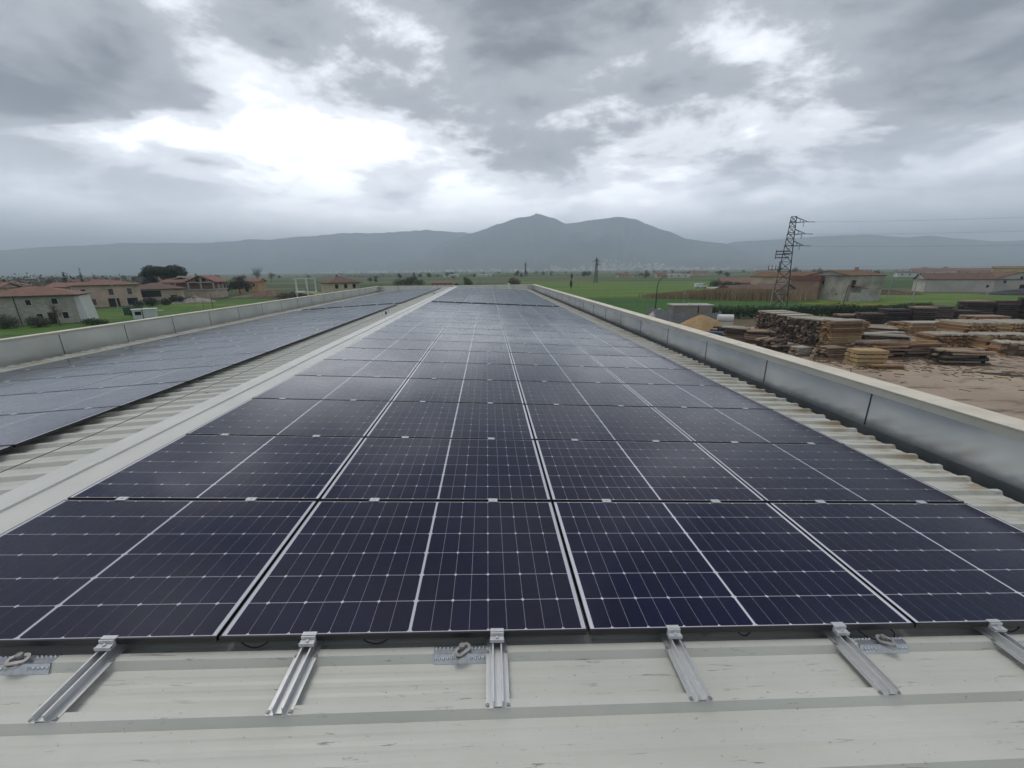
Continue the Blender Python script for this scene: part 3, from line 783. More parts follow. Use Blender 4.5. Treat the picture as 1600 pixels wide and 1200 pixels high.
# ================================================================ HOUSES
M_tile = mat('terracotta_roof_tiles', (0.155, 0.082, 0.060), (0.235, 0.128, 0.094), rough=0.85, scale=0.8, detail=8, bump=0.5, bscale=3)
M_tile2 = mat('weathered_brown_tiles', (0.105, 0.062, 0.048), (0.17, 0.10, 0.078), rough=0.85, scale=0.9, detail=8, bump=0.5, bscale=3)
M_tile_moss = mat('mossy_old_tiles', (0.10, 0.060, 0.036), (0.20, 0.105, 0.060), rough=0.9, scale=0.6, detail=8, c3=(0.085, 0.075, 0.035), bump=0.6, bscale=3)
M_tile_red = mat('bright_red_tiles', (0.185, 0.080, 0.062), (0.26, 0.115, 0.088), rough=0.8, scale=0.8, bump=0.4, bscale=3)
M_eave = mat('eave_soffit_wood', (0.045, 0.035, 0.028), (0.08, 0.06, 0.05), rough=0.85, scale=2)
def stone_mat():
    m = mat('rubble_stone_wall', (0.40, 0.38, 0.325), (0.56, 0.535, 0.46), rough=0.9, scale=0.35, detail=4)
    t = m.node_tree; b = t.nodes['Principled BSDF']
    P = N(t, 'ShaderNodeTexCoord').outputs['Object']
    v = N(t, 'ShaderNodeTexVoronoi', inp={'Vector': N(t, 'ShaderNodeMapping', inp={0: P, 'Scale': (2.2, 2.2, 4.5)}).outputs[0], 'Scale': 1.0})
    src = b.inputs['Base Color'].links[0].from_socket
    k = N(t, 'ShaderNodeSeparateColor', inp={0: v.outputs['Color']}).outputs[0]
    c = mixc(t, math_(t, 'MULTIPLY', k, 0.5), src, (0.24, 0.225, 0.19))
    t.links.new(c, b.inputs['Base Color'])
    bp = N(t, 'ShaderNodeBump', inp={'Strength': 0.6, 'Distance': 0.06, 'Height': v.outputs['Distance']}); bp.invert = True
    t.links.new(bp.outputs[0], b.inputs['Normal'])
    return m
M_stone = stone_mat()
def plaster(name, c, stain=0.35, sc_=0.25):
    m = mat(name, tuple(v * (1 - stain) for v in c), c, rough=0.9, scale=sc_, detail=8, lo=0.32, hi=0.6, bump=0.1, bscale=2)
    return m
M_plaster_pink = plaster('pink_plaster', (0.62, 0.47, 0.365))
M_plaster_cream = plaster('cream_plaster', (0.70, 0.60, 0.42), 0.2)
M_plaster_white = plaster('white_plaster', (0.68, 0.67, 0.64), 0.15)
M_plaster_grey = plaster('stained_grey_render', (0.46, 0.43, 0.365), 0.5, 0.3)
M_plaster_barn = plaster('pale_barn_render', (0.60, 0.57, 0.51), 0.3, 0.15)
M_brick = plaster('bare_hollow_brick', (0.40, 0.26, 0.185), 0.3, 0.5)
M_plaster_yellow = plaster('ochre_plaster', (0.58, 0.42, 0.16), 0.2)
M_plaster_orange = plaster('orange_plaster', (0.62, 0.36, 0.19), 0.2)
M_pane = mat('dark_window_glass', (0.015, 0.018, 0.02), rough=0.12)
M_shut = mat('brown_shutters', (0.10, 0.055, 0.035), (0.14, 0.08, 0.05), rough=0.7, scale=4)
M_wframe = mat('white_window_frame', (0.55, 0.54, 0.50), rough=0.6)
M_conc = mat('raw_concrete', (0.40, 0.385, 0.35), (0.50, 0.48, 0.44), rough=0.9, scale=0.8, bump=0.1)
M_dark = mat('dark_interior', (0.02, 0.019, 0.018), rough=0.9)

def opening(e, face, W, D, u, z, w_, h_, kind='window', m=None):
    """window or door set in a wall face: f front (-y), l left (-x), r right (+x)"""
    def tr(b, o, d0, d1, x0, x1, z0, z1):
        if face == 'f': b.box(x0, x1, -d1, -d0, z0, z1)
        elif face == 'r': b.box(W / 2 + d0, W / 2 + d1, x0 , x1, z0, z1)
        elif face == 'l': b.box(-W / 2 - d1, -W / 2 - d0, x0, x1, z0, z1)
    f = MB(); t = 0.10
    tr(f, 0, 0.002, 0.09, u - w_ / 2 - t, u - w_ / 2, z - h_ / 2 - t, z + h_ / 2 + t)
    tr(f, 0, 0.002, 0.09, u + w_ / 2, u + w_ / 2 + t, z - h_ / 2 - t, z + h_ / 2 + t)
    tr(f, 0, 0.002, 0.09, u - w_ / 2, u + w_ / 2, z + h_ / 2, z + h_ / 2 + t)
    tr(f, 0, 0.002, 0.12, u - w_ / 2, u + w_ / 2, z - h_ / 2 - t, z - h_ / 2)
    fo = f.build(kind, M_wframe if kind == 'window' else M_shut, e)
    p = MB()
    tr(p, 0, 0.003, 0.02, u - w_ / 2, u + w_ / 2, z - h_ / 2, z + h_ / 2)
    p.build('pane' if kind == 'window' else 'door_leaf', m or M_pane, fo)
def roof_mesh(e, W, D, H, rh, kind, ov, m, thick=0.18, ridge_axis=None):
    x0, x1, y0, y1 = -W / 2 - ov, W / 2 + ov, -ov, D + ov
    b = MB(); zt = H + thick
    ax = ridge_axis or ('x' if W >= D else 'y')
    if kind == 'hip':
        ins = min(W, D) / 2 + ov
        if ax == 'x': a, c = (x0 + ins, (y0 + y1) / 2, H + rh), (x1 - ins, (y0 + y1) / 2, H + rh)
        else: a, c = ((x0 + x1) / 2, y0 + ins, H + rh), ((x0 + x1) / 2, y1 - ins, H + rh)
        P0, P1, P2, P3 = (x0, y0, zt), (x1, y0, zt), (x1, y1, zt), (x0, y1, zt)
        if ax == 'x': b.face([P0, P1, c, a]); b.face([P2, P3, a, c]); b.face([P1, P2, c]); b.face([P3, P0, a])
        else: b.face([P1, P2, c, a]); b.face([P3, P0, a, c]); b.face([P0, P1, a]); b.face([P2, P3, c])
    elif kind == 'gable':
        if ax == 'x':
            ym = (y0 + y1) / 2
            b.face([(x0, y0, zt), (x1, y0, zt), (x1, ym, H + rh), (x0, ym, H + rh)]); b.face([(x1, y1, zt), (x0, y1, zt), (x0, ym, H + rh), (x1, ym, H + rh)])
            for x in (x0, x1): b.face([(x, y0, zt), (x, y0, zt - thick), (x, ym, H + rh - thick), (x, ym, H + rh)]); b.face([(x, y1, zt), (x, y1, zt - thick), (x, ym, H + rh - thick), (x, ym, H + rh)])
        else:
            xm = (x0 + x1) / 2
            b.face([(x0, y1, zt), (x0, y0, zt), (xm, y0, H + rh), (xm, y1, H + rh)]); b.face([(x1, y0, zt), (x1, y1, zt), (xm, y1, H + rh), (xm, y0, H + rh)])
            for y in (y0, y1): b.face([(x0, y, zt), (x0, y, zt - thick), (xm, y, H + rh - thick), (xm, y, H + rh)]); b.face([(x1, y, zt), (x1, y, zt - thick), (xm, y, H + rh - thick), (xm, y, H + rh)])
    else:                                         # single pitch rising to the back
        b.face([(x0, y0, zt), (x1, y0, zt), (x1, y1, H + rh), (x0, y1, H + rh)])
        for x in (x0, x1): b.face([(x, y0, H + .01), (x, y1, H + .01), (x, y1, H + rh), (x, y0, zt)])
        b.face([(x0, y1, H + .01), (x1, y1, H + .01), (x1, y1, H + rh), (x0, y1, H + rh)])
    r = b.build('roof', m, e)
    s = MB(); s.box(x0 + .02, x1 - .02, y0 + .02, y1 - .02, H + 0.004, H + thick - .03); s.build('eaves', M_eave, r)
    return r
def house(name, label, x, y, rz, W, D, H, rh, kind, wallm, roofm, ov=0.6, wins=(), chim=(), group=None, axis=None, cat='house', gable_m=None):
    """origin at the middle of the front wall foot, facing local -y"""
    e = empty(name, (x, y, 0), R(rz), label, cat, group)
    b = MB(); b.box(-W / 2, W / 2, 0, D, -0.5, H)
    ax = axis or ('x' if W >= D else 'y')
    if kind == 'gable':
        g = 0.16
        if ax == 'x':
            for xx in (-W / 2, W / 2): b.face([(xx, 0, H), (xx, D, H), (xx, D / 2, H + rh - g)])
        else:
            for yy in (0, D): b.face([(-W / 2, yy, H), (W / 2, yy, H), (0, yy, H + rh - g)])
    b.build('wall', wallm, e)
    r = roof_mesh(e, W, D, H, rh, kind, ov, roofm, ridge_axis=ax)
    for wn in wins: opening(e, wn[0], W, D, *wn[1:])
    for (cx, cy, cz) in chim:
        c = MB(); c.box(cx - .35, cx + .35, cy - .35, cy + .35, H + 0.2, cz); c.box(cx - .45, cx + .45, cy - .45, cy + .45, cz + .002, cz + .12); c.build('chimney', M_brick, r)
    return e

# ---- left of the warehouse
sh = house('stone_house', 'two-storey grey rubble stone house with hipped terracotta roof and white corner buttress', -93.4, 88.4, 33, 12.6, 10.0, 5.75, 1.9, 'hip', M_stone, M_tile, 1.0,
      wins=[('f', -0.4, 4.55, 0.75, 1.05), ('f', 3.3, 4.65, 0.85, 1.1), ('f', 0.6, 1.7, 0.8, 1.0), ('f', 2.3, 1.25, 0.9, 2.1, 'door', M_dark), ('f', 4.3, 1.7, 0.85, 1.3)])
b = MB()
b.v += [(6.3, -0.06, -0.5), (6.3, -0.06, 5.6), (7.0, -0.06, 5.6), (7.6, -0.06, -0.5), (6.3, 9.9, -0.5), (6.3, 9.9, 5.6), (7.0, 9.9, 5.6), (7.6, 9.9, -0.5)]
for f in ((0, 3, 2, 1), (4, 5, 6, 7), (1, 2, 6, 5), (3, 7, 6, 2), (0, 1, 5, 4)): b.f.append(f); b.m.append(0)
b.build('buttress', M_plaster_white, sh)
b = MB(); b.tube([(-2.2, -0.10, 5.7), (-2.2, -0.10, 0.1)], 0.07, 6); b.build('downpipe', M_eave, sh)
house('low_shed', 'low dark-roofed shed with white fascia left of the stone house', -105.5, 92.0, 12, 12.0, 7.0, 3.4, 0.9, 'mono', M_plaster_grey, M_tile2, 0.4, cat='shed', wins=[('f', 1.5, 1.6, 0.9, 1.0)])
house('pink_house', 'pale pink plastered house with terracotta roof and brown shutters behind the stone house', -119.6, 136.0, 46, 15.0, 11.0, 6.6, 1.6, 'hip', M_plaster_pink, M_tile, 0.9,
      wins=[('f', -5.6, 4.9, 1.0, 1.4, 'window', M_dark), ('f', 0.4, 4.6, 1.1, 1.9, 'window', M_shut), ('f', 4.8, 4.6, 1.1, 1.9, 'window', M_shut), ('f', -4.0, 1.7, 1.2, 1.9, 'window', M_shut), ('f', 0.6, 1.3, 2.4, 2.4, 'door', M_dark), ('f', 5.0, 1.4, 2.6, 2.2, 'window', M_pane)],
      chim=[(-3.5, 5, 8.9)])
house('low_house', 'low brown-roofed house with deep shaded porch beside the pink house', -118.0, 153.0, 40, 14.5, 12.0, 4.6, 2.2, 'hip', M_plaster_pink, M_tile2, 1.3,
      wins=[('f', -2.2, 3.1, 6.0, 2.2, 'window', M_dark), ('f', 4.2, 1.3, 1.6, 2.2, 'door', M_dark)])  # widest dark panel is the porch shade put in as colour, not a window
# unfinished house: brick ground floor, open concrete upper storey, gabled roof
uh = empty('unfinished_house', (-121.0, 173.0, 0), R(12), 'unfinished house with open concrete upper storey and stepped red gable roof', 'house')
b = MB(); b.box(-9, 9, 0, 12, -0.5, 3.4); b.build('wall', M_plaster_pink, uh)
b = MB(); b.box(-9.6, 9.6, -0.6, 12.4, 3.402, 3.75); b.build('floor_slab', M_conc, uh)
b = MB(); b.box(-9.3, 9.3, -0.3, 12.2, 6.3, 6.62); b.build('ceiling_slab', M_conc, uh)
b = MB(); b.box(-8.4, 8.4, 5.0, 11.6, 3.752, 6.298); b.build('inner_wall', M_brick, uh)
for k in range(5):
    b = MB(); xx = -9.0 + 4.45 * k; b.box(xx - 0.18, xx + 0.22, -0.2, 0.2, 3.752, 6.298); b.build('column', M_conc, uh)
for yy in (4.0, 8.0, 11.8):
    b = MB(); b.box(8.85, 9.22, yy - .2, yy + .2, 3.752, 6.298); b.build('column', M_conc, uh)
b = MB()                                            # brick gable over the right half, lower roof to the left
b.face([(-0.5, 0.3, 6.62), (9.0, 0.3, 6.62), (4.6, 0.3, 8.9)]); b.face([(-0.5, 11.8, 6.62), (9.0, 11.8, 6.62), (4.6, 11.8, 8.9)])
b.build('gable_wall', M_brick, uh)
for xx in (3.4, 5.6):
    b = MB(); b.box(xx - .8, xx + .6, 0.18, 0.295, 6.75, 8.0 if xx > 5 else 8.1); b.build('opening', M_dark, uh)
b = MB(); b.box(4.35, 4.85, 0.12, 0.29, 6.63, 8.6); b.build('gable_post', M_conc, uh)
b = MB()
for (xa, za, xb, zb) in ((-2.6, 5.95, 4.6, 9.25), (4.6, 9.25, 10.4, 6.55)):
    b.face([(xa, -0.9, za), (xb, -0.9, zb), (xb, 12.9, zb), (xa, 12.9, za)]); b.face([(xa, -0.9, za - .2), (xb, -0.9, zb - .2), (xb, 12.9, zb - .2), (xa, 12.9, za - .2)])
    b.face([(xa, -0.9, za), (xa, -0.9, za - .2), (xb, -0.9, zb - .2), (xb, -0.9, zb)])
for (xa, za, xb, zb) in ((-9.8, 6.7, -3.2, 8.6), (-3.2, 8.6, 1.0, 7.4)):
    b.face([(xa, 2.2, za), (xb, 2.2, zb), (xb, 12.9, zb), (xa, 12.9, za)])
    b.face([(xa, 2.2, za), (xa, 2.2, za - .2), (xb, 2.2, zb - .2), (xb, 2.2, zb)])
b.face([(-9.8, -0.8, 6.62), (-1.5, -0.8, 6.62), (-1.5, 2.3, 7.8), (-9.0, 2.3, 7.6)])
b.build('roof', M_tile_red, uh)
house('orange_house', 'small orange house with red roof right of the dark trees', -132.5, 233, 4, 13, 9, 5.2, 1.7, 'gable', M_plaster_orange, M_tile_red, 0.6, wins=[('f', -3.5, 3.6, 1.1, 1.4), ('f', 0.5, 3.6, 1.1, 1.4), ('f', 4.0, 3.6, 1.1, 1.4), ('f', 0, 1.2, 1.4, 2.2, 'door', M_dark)])
ch = house('cream_house', 'single cream house with low brown hipped roof just beyond the left parapet', -60.3, 177.4, 37, 12.2, 13.5, 5.55, 2.8, 'hip', M_plaster_cream, M_tile2, 1.3,
      wins=[('f', -3.6, 4.2, 1.3, 1.7, 'window', M_dark), ('f', 0.1, 4.2, 1.3, 1.7, 'window', M_dark), ('f', 3.7, 4.2, 1.3, 1.7, 'window', M_dark), ('r', 9.0, 4.3, 1.4, 1.5, 'window', M_dark), ('f', 2.0, 1.3, 1.4, 2.3, 'door', M_dark)], chim=[(-1.0, 6.7, 8.75)], axis='x')
b = MB(); b.box(5.2, 5.7, -0.45, -0.05, 0, 5.4); b.build('porch_post', M_conc, ch)
# far roofs at the left edge
FR = [(-178, 150, 20, 16, 11, 5.5, 1.9, 'long reddish roof at the far left behind the low shed'), (-200, 176, 35, 20, 12, 5.5, 2.2, 'broad brown roof behind the stone house'), (-162, 168, 12, 14, 10, 5.2, 1.8, 'small red roof showing left of the pink house'), (-232, 196, 25, 22, 12, 6.0, 2.2, 'distant dark red roof at the left edge'), (-190, 208, 40, 16, 10, 5.8, 2.0, 'distant brown roof behind the pink house ridge'), (-170, 226, 20, 15, 10, 5.4, 1.9, 'distant roof left of the umbrella pine')]
for k, (x, y, rz, W, D, H, rh, lab) in enumerate(FR):
    house('village_house', 'village house with ' + lab, x, y, rz, W, D, H, rh, 'hip' if k % 2 else 'gable', (M_plaster_pink, M_plaster_white, M_plaster_grey)[k % 3], (M_tile, M_tile2, M_tile_red)[k % 3], 0.6, wins=[('f', -4, 3.8, 1, 1.4), ('f', 0, 3.8, 1, 1.4), ('f', 4, 3.8, 1, 1.4)], group='village roofs at the far left')
# white open frame
wf = empty('concrete_frame', (-64.3, 148.6, 0), R(20), 'white open two-storey building frame of slender posts and beams', 'building frame')
M_wht = mat('white_painted_frame', (0.62, 0.64, 0.62), (0.70, 0.72, 0.70), rough=0.6, scale=0.8)
for xx in (-3.1, 0.3, 3.1):
    for yy in (0.0, 4.2):
        b = MB(); b.box(xx - .15, xx + .15, yy - .15, yy + .15, -0.3, 7.7); b.build('post', M_wht, wf)
for zz in (3.0, 7.7):
    for yy in (0.0, 4.2):
        b = MB(); b.box(-3.5, 3.5, yy - .2, yy + .2, zz + .002, zz + .36); b.build('beam', M_wht, wf)
    for xx in (-3.1, 3.1):
        b = MB(); b.box(xx - .16, xx + .16, 0.202, 3.998, zz + .004, zz + .32); b.build('cross_beam', M_wht, wf)
b = MB(); b.box(-3.5, -0.7, 0.25, 3.95, 3.37, 3.55); b.build('landing_slab', M_wht, wf)
# garden shed, pole, netting
gs = empty('garden_shed', (-79.0, 97.2, 0), R(36), 'small white metal garden shed with one window on the grass', 'shed')
M_shed = mat('white_shed_sheet', (0.58, 0.62, 0.60), (0.66, 0.70, 0.68), rough=0.5, scale=1)
b = MB(); b.box(-2.1, 2.1, 0, 2.2, 0.02, 2.1); b.build('wall', M_shed, gs)
for k in range(9): b = MB(); xx = -0.2 + .26 * k; b.box(xx - .03, xx + .03, -0.035, -0.002, 0.05, 2.05); b.build('rib', M_shed, gs)
b = MB(); b.box(-2.3, 2.3, -0.2, 2.4, 2.104, 2.22); b.build('roof', M_shed, gs)
b = MB(); b.box(-1.7, -0.6, -0.03, -0.002, 0.9, 1.7); b.build('window', M_pane, gs)
b = MB(); b.box(-0.45, -0.30, -0.05, -0.002, 0.02, 2.1); b.build('door_post', M_eave, gs)
def pole(name, label, x, y, h, r, m, cat='pole', lean=(0, 0)):
    e = empty(name, (x, y, 0), 0, label, cat)
    b = MB(); b.tube([(0, 0, -0.3), (lean[0], lean[1], h)], [r, r * .7], 8); b.build('shaft', m, e)
    b = MB(); b.tube([(lean[0], lean[1], h), (lean[0], lean[1], h + .12)], [r * 1.0, r * .4], 8); b.build('cap', m, e)
    return e
M_pole = mat('weathered_pole', (0.10, 0.095, 0.085), (0.16, 0.15, 0.135), rough=0.85, scale=1)
M_polec = mat('concrete_pole', (0.34, 0.34, 0.32), (0.42, 0.42, 0.40), rough=0.85, scale=1)
pole('fence_pole', 'thin dark pole on the grass below the unfinished house', -76.5, 116.9, 4.4, 0.09, M_pole)
pole('fence_pole', 'second thin pole standing just left of the dark grass pole', -79.5, 117.6, 3.6, 0.06, M_pole)
pole('utility_pole', 'thin pole in front of the pink house roof', -106, 122, 8.8, 0.14, M_polec)
b = MB()
for k in range(8): b.box(-1.9 + .48 * k, -1.44 + .48 * k, -.02, .02 + .01 * (k % 2), 0, 1.9)
o = b.build('netting_screen', mat('green_shade_net', (0.02, 0.065, 0.055), (0.03, 0.085, 0.07), rough=0.8, scale=2)); o.location = (-89.5, 107.0, 0); o.rotation_euler = (0, 0, R(38))
tag(o, 'dark green shade-net screen right of the white buttress', 'screen')
# rubble and plants around the gardens
M_rub = mat('garden_rubble', (0.20, 0.18, 0.155), (0.34, 0.31, 0.28), rough=0.9, scale=0.8, island=0.4)
def mound(name, label, x, y, rx, ry, h, m, seed, cat, rz=0.0, rough_=0.25, nseg=40, nring=12, kind=None, sharp=1.0):
    b = MB(); b.v.append((0, 0, h))
    for j in range(1, nring + 1):
        t = j / nring
        for i in range(nseg):
            a = 2 * math.pi * i / nseg
            k = noise.fractal(Vector((math.cos(a) * t * 2.2 + seed, math.sin(a) * t * 2.2, seed * .3)), 1.0, 2.0, 4)
            prof_ = (1 - t ** (1.15 * sharp)) if sharp != 1.0 else (1 - t) ** 0.9
            b.v.append((math.cos(a) * rx * t * (1 + .12 * k), math.sin(a) * ry * t * (1 + .12 * k), max(-0.1, h * prof_ + rough_ * k * h * 0.4 * (1 - t * .6)) if j < nring else -0.15))
    for i in range(nseg):
        b.f.append((0, 1 + i, 1 + (i + 1) % nseg)); b.m.append(0)
        for j in range(nring - 1):
            p, q = 1 + j * nseg + i, 1 + j * nseg + (i + 1) % nseg
            b.f.append((p, p + nseg, q + nseg, q)); b.m.append(0)
    o = b.build(name, m, None, True); o.location = (x, y, 0.03); o.rotation_euler = (0, 0, rz)
    return tag(o, label, cat, kind=kind)
mound('rubble_heap', 'low heap of pale rubble below the pink house', -94, 116, 4.0, 2.0, 1.0, M_rub, 3.1, 'heap', R(40), .8)
mound('rubble_heap', 'grey rubble heap in front of the unfinished house', -104, 150, 6.5, 3.0, 2.2, M_rub, 5.6, 'heap', R(50), .9)
mound('earth_heap', 'reddish spoil bank left of the white frame', -92, 178, 17, 4, 2.4, mat('red_spoil', (0.12, 0.075, 0.055), (0.20, 0.14, 0.11), rough=0.95, scale=.5, island=.3, bump=.5), 9.2, 'heap', R(8), 1.0)
def bush(label, x, y, blobs, n, size, m, seed, group=None, name='bush'):
    e = empty(name, (x, y, 0), 0, label, 'bush', group)
    b = MB(); rr = random.Random(seed)
    for k in range(6):
        q = rr.choice(blobs); b.tube([(rr.uniform(-.3, .3), rr.uniform(-.3, .3), -.1), (q[0] * .6, q[1] * .6, q[2] * .6), (q[0], q[1], q[2])], [.07, .05, .02], 5)
    b.build('stem', M_bark, e)
    leaf_crown('foliage', blobs, n, size, m, seed, e)
    return e
bush('dark grey-green bush at the left edge before the stone house', -93.5, 82.5, [(0, 0, 1.5, 2.0, 1.8, 1.6), (1.2, .4, 1.2, 1.3, 1.2, 1.2), (-1.4, .2, 1.1, 1.3, 1.3, 1.1)], 2200, .13, M_leaf_olive, 11)
bush('second dark bush in front of the stone house wall', -89.2, 84.2, [(0, 0, 1.2, 1.8, 1.6, 1.3), (1.3, .4, 1.0, 1.2, 1.2, 1.0)], 1800, .13, M_leaf_olive, 12)
bush('low green shrub below the stone house door', -81.5, 87.0, [(0, 0, .7, 2.2, 1.4, .8), (1.8, .3, .5, 1.4, 1.1, .6)], 1400, .12, M_leaf, 13)
bush('shrub patch between the netting and the shed', -84.5, 102.5, [(0, 0, 1.0, 1.5, 1.3, 1.1), (1.6, .3, .8, 1.3, 1.1, .9), (-1.4, 0, .7, 1.2, 1, .8)], 1400, .13, M_leaf_dark, 14)
bush('dark shrubs under the pink house windows', -107, 135, [(0, 0, 1.5, 2.6, 1.8, 1.6), (2.6, 2.6, 1.3, 2.0, 1.6, 1.4), (-2.4, -2.0, 1.2, 1.6, 1.6, 1.3)], 1800, .2, M_leaf_dark, 15)
bush('dark shrubs in front of the low house porch', -107.5, 147, [(0, 0, 1.4, 3.0, 2, 1.5), (3.0, 3.0, 1.2, 2, 1.6, 1.3)], 1600, .2, M_leaf_dark, 16)
bush('brushy thicket left of the white frame', -70, 152, [(0, 0, 1.8, 4.5, 3, 2.0), (-5, 2, 1.6, 4, 3, 1.8), (3.5, 3, 1.6, 3, 2, 1.8)], 2400, .2, M_leaf_bud, 17)
bare_tree('olive_tree', 'small half-bare grey tree in front of the stone house', -87.0, 86.3, 4.6, 21, fuzz=900, m=M_leaf_olive)
up = empty('umbrella_pine', (-138.5, 184.5, 0), 0, 'big dark umbrella pine with flat double crown behind the unfinished house', 'tree')
b = MB(); b.tube([(0, 0, -.3), (.3, 0, 4), (-.2, .2, 8)], [.55, .45, .35], 8)
rr = random.Random(8)
for k in range(9):
    a = k * .7; q = (math.cos(a) * rr.uniform(4, 8), math.sin(a) * 3.5, rr.uniform(9.5, 11.5))
    b.tube([(-.2, .2, 7.5), (q[0] * .4, q[1] * .4, 9.2), q], [.25, .18, .06], 5)
b.build('trunk', M_bark, up)
leaf_crown('crown', [(-3.6, 0, 11.0, 5.0, 4.2, 2.9), (4.6, .5, 11.2, 4.8, 4.2, 2.8), (0.6, 0, 11.0, 3.6, 4, 2.2), (-7.6, 0, 9.6, 2.4, 2.6, 1.5), (8.2, 0, 10.0, 2.2, 2.6, 1.3), (2.5, 0, 9.2, 3.4, 3, 1.5), (-5.2, 0, 7.2, 3.2, 3, 2.2), (-2.6, 0, 5.2, 2.8, 3, 2.2), (-8.0, 0, 5.4, 2.2, 2.4, 1.8)], 14000, .28, M_leaf_dark, 31, up)
def conifer(label, x, y, h, r, seed, m=None, name='cypress'):
    blobs = [(0, 0, h * (.12 + .16 * k), r * (1 - .14 * k), r * (1 - .14 * k), h * .14) for k in range(6)]
    return tree(name, label, 'tree', x, y, h * .3, blobs, 1500, max(.16, r * .09), m or M_leaf_dark, seed, trunk_r=.16, limbs=0)
conifer('tall narrow dark cypress rising above the pink house roof', -160, 172, 12.5, 1.25, 41)
conifer('dark spreading cedar left of the cypress', -176, 182, 11.0, 2.6, 42, name='cedar_tree')
conifer('small dark conifer above the far left roofs', -230, 178, 12.0, 1.6, 43)
conifer('second small conifer above the far left roofs', -234, 186, 12.0, 1.4, 44)
tree('evergreen_tree', 'broad dark evergreen right of the unfinished house', 'tree', -119, 203, 3, [(0, 0, 5.2, 4.2, 3.6, 3.6), (-4, .5, 4.2, 3.0, 3, 2.8), (4, 0, 4.4, 3.2, 3, 3.0), (.8, 0, 7.6, 2.4, 2.4, 1.6), (-6, 0, 3.2, 2.4, 2, 2.2)], 3600, .26, M_leaf_dark, 51)
tree('evergreen_tree', 'smaller dark evergreen beside the broad one', 'tree', -129, 206, 2.5, [(0, 0, 4.2, 2.6, 2.4, 2.8), (1.5, 0, 3.2, 2, 2, 2.2)], 1500, .24, M_leaf_dark, 52)
for k, (x, y, h) in enumerate([(-150, 200, 9), (-185, 214, 9.5), (-205, 230, 10), (-160, 246, 9), (-240, 240, 11)]):
    bare_tree('bare_tree', f'leafless grey tree behind the left village roofs, {ORD[k + 1]} of five', x, y, h, 60 + k, 'bare trees behind the left roofs', fuzz=700)
for k, (x, y, h) in enumerate([(-236, 437, 17), (-224, 440, 11), (-190, 450, 9)]):
    bare_tree('bare_tree', ['tall bare poplar standing alone above the far fields', 'shorter bare tree beside the tall poplar', 'small bare tree right of the poplar pair'][k], x, y, h, 70 + k, 'bare poplars on the far fields', fuzz=1400)
# far brown wood as one mass
wd = MB(); rr = random.Random(77)
for k in range(9000):
    a = R(rr.uniform(-62, -33)); d = rr.uniform(250, 420)
    p = Vector((math.sin(a) * d, math.cos(a) * d, 0)); hh = (3.5 + 4.5 * noise.noise(p / 60)) * rr.uniform(.3, 1.25) + 3.0
    p.z = max(.3, hh * rr.random() ** .5); s = rr.uniform(.25, .7)
    u = Vector((rr.uniform(-1, 1), rr.uniform(-1, 1), rr.uniform(-1, 1))).normalized(); v_ = u.orthogonal().normalized()
    wd.face([p - u * s, p - v_ * s * .7, p + u * s, p + v_ * s * .7])
tag(wd.build('far_wood', M_leaf_bud), 'brown leafless far wood behind the left village', 'wood', kind='stuff')

# ---- straight ahead
bush('wide bushy thicket beyond the far parapet, left of the ridge', -55, 290, [(0, 0, 3.2, 7, 4, 3.6), (-7, 0, 2.6, 5, 3, 2.8), (7.5, 0, 2.6, 5, 3, 2.8), (2, 0, 5.0, 4, 3, 2.0)], 3400, .32, M_leaf_olive, 81)
house('low_brick_building', 'low orange-roofed building just beyond the far parapet', -29, 264, 6, 13, 8, 2.5, 1.2, 'gable', M_brick, M_tile_red, .4, wins=[('f', 2, 1.3, 1.2, 1.2), ('f', -3, 1.3, 1.2, 1.2)])
bush('pale green rounded shrub right of the orange roof', -12.5, 259, [(0, 0, 3.2, 3.0, 2.6, 3.2), (1.8, 0, 2.2, 2.4, 2, 2.2), (-1.4, 0, 5.2, 1.8, 1.6, 1.6)], 1700, .28, mat('willow_leaves', (.07, .09, .03), (.12, .13, .05), rough=.7, scale=.5, island=.4), 82)
bush('dark small shrub between orange roof and pale shrub', -19.5, 260, [(0, 0, 1.4, 1.5, 1.3, 1.5)], 500, .25, M_leaf_dark, 83)
bush('reddish brown budding bush beyond the vent pipe', 17, 261, [(0, 0, 3.4, 3.8, 3, 3.4), (2.5, 0, 2.6, 3, 2, 2.4), (-2.2, 0, 3.0, 2.6, 2, 2.6)], 1700, .26, mat('red_buds', (.12, .07, .045), (.17, .10, .065), rough=.8, scale=.5, island=.4), 84)
pole('marker_post', 'short dark post beside the pale shrub', -4.5, 258, 5.4, .18, M_pole)
tree('field_tree', 'slim upright tree alone in the green field', 'tree', 45, 217, 3.5, [(0, 0, 3.0, .9, .9, 2.6), (.2, 0, 6.8, .8, .8, 1.4)], 700, .22, M_leaf_olive, 85, trunk_r=.14)
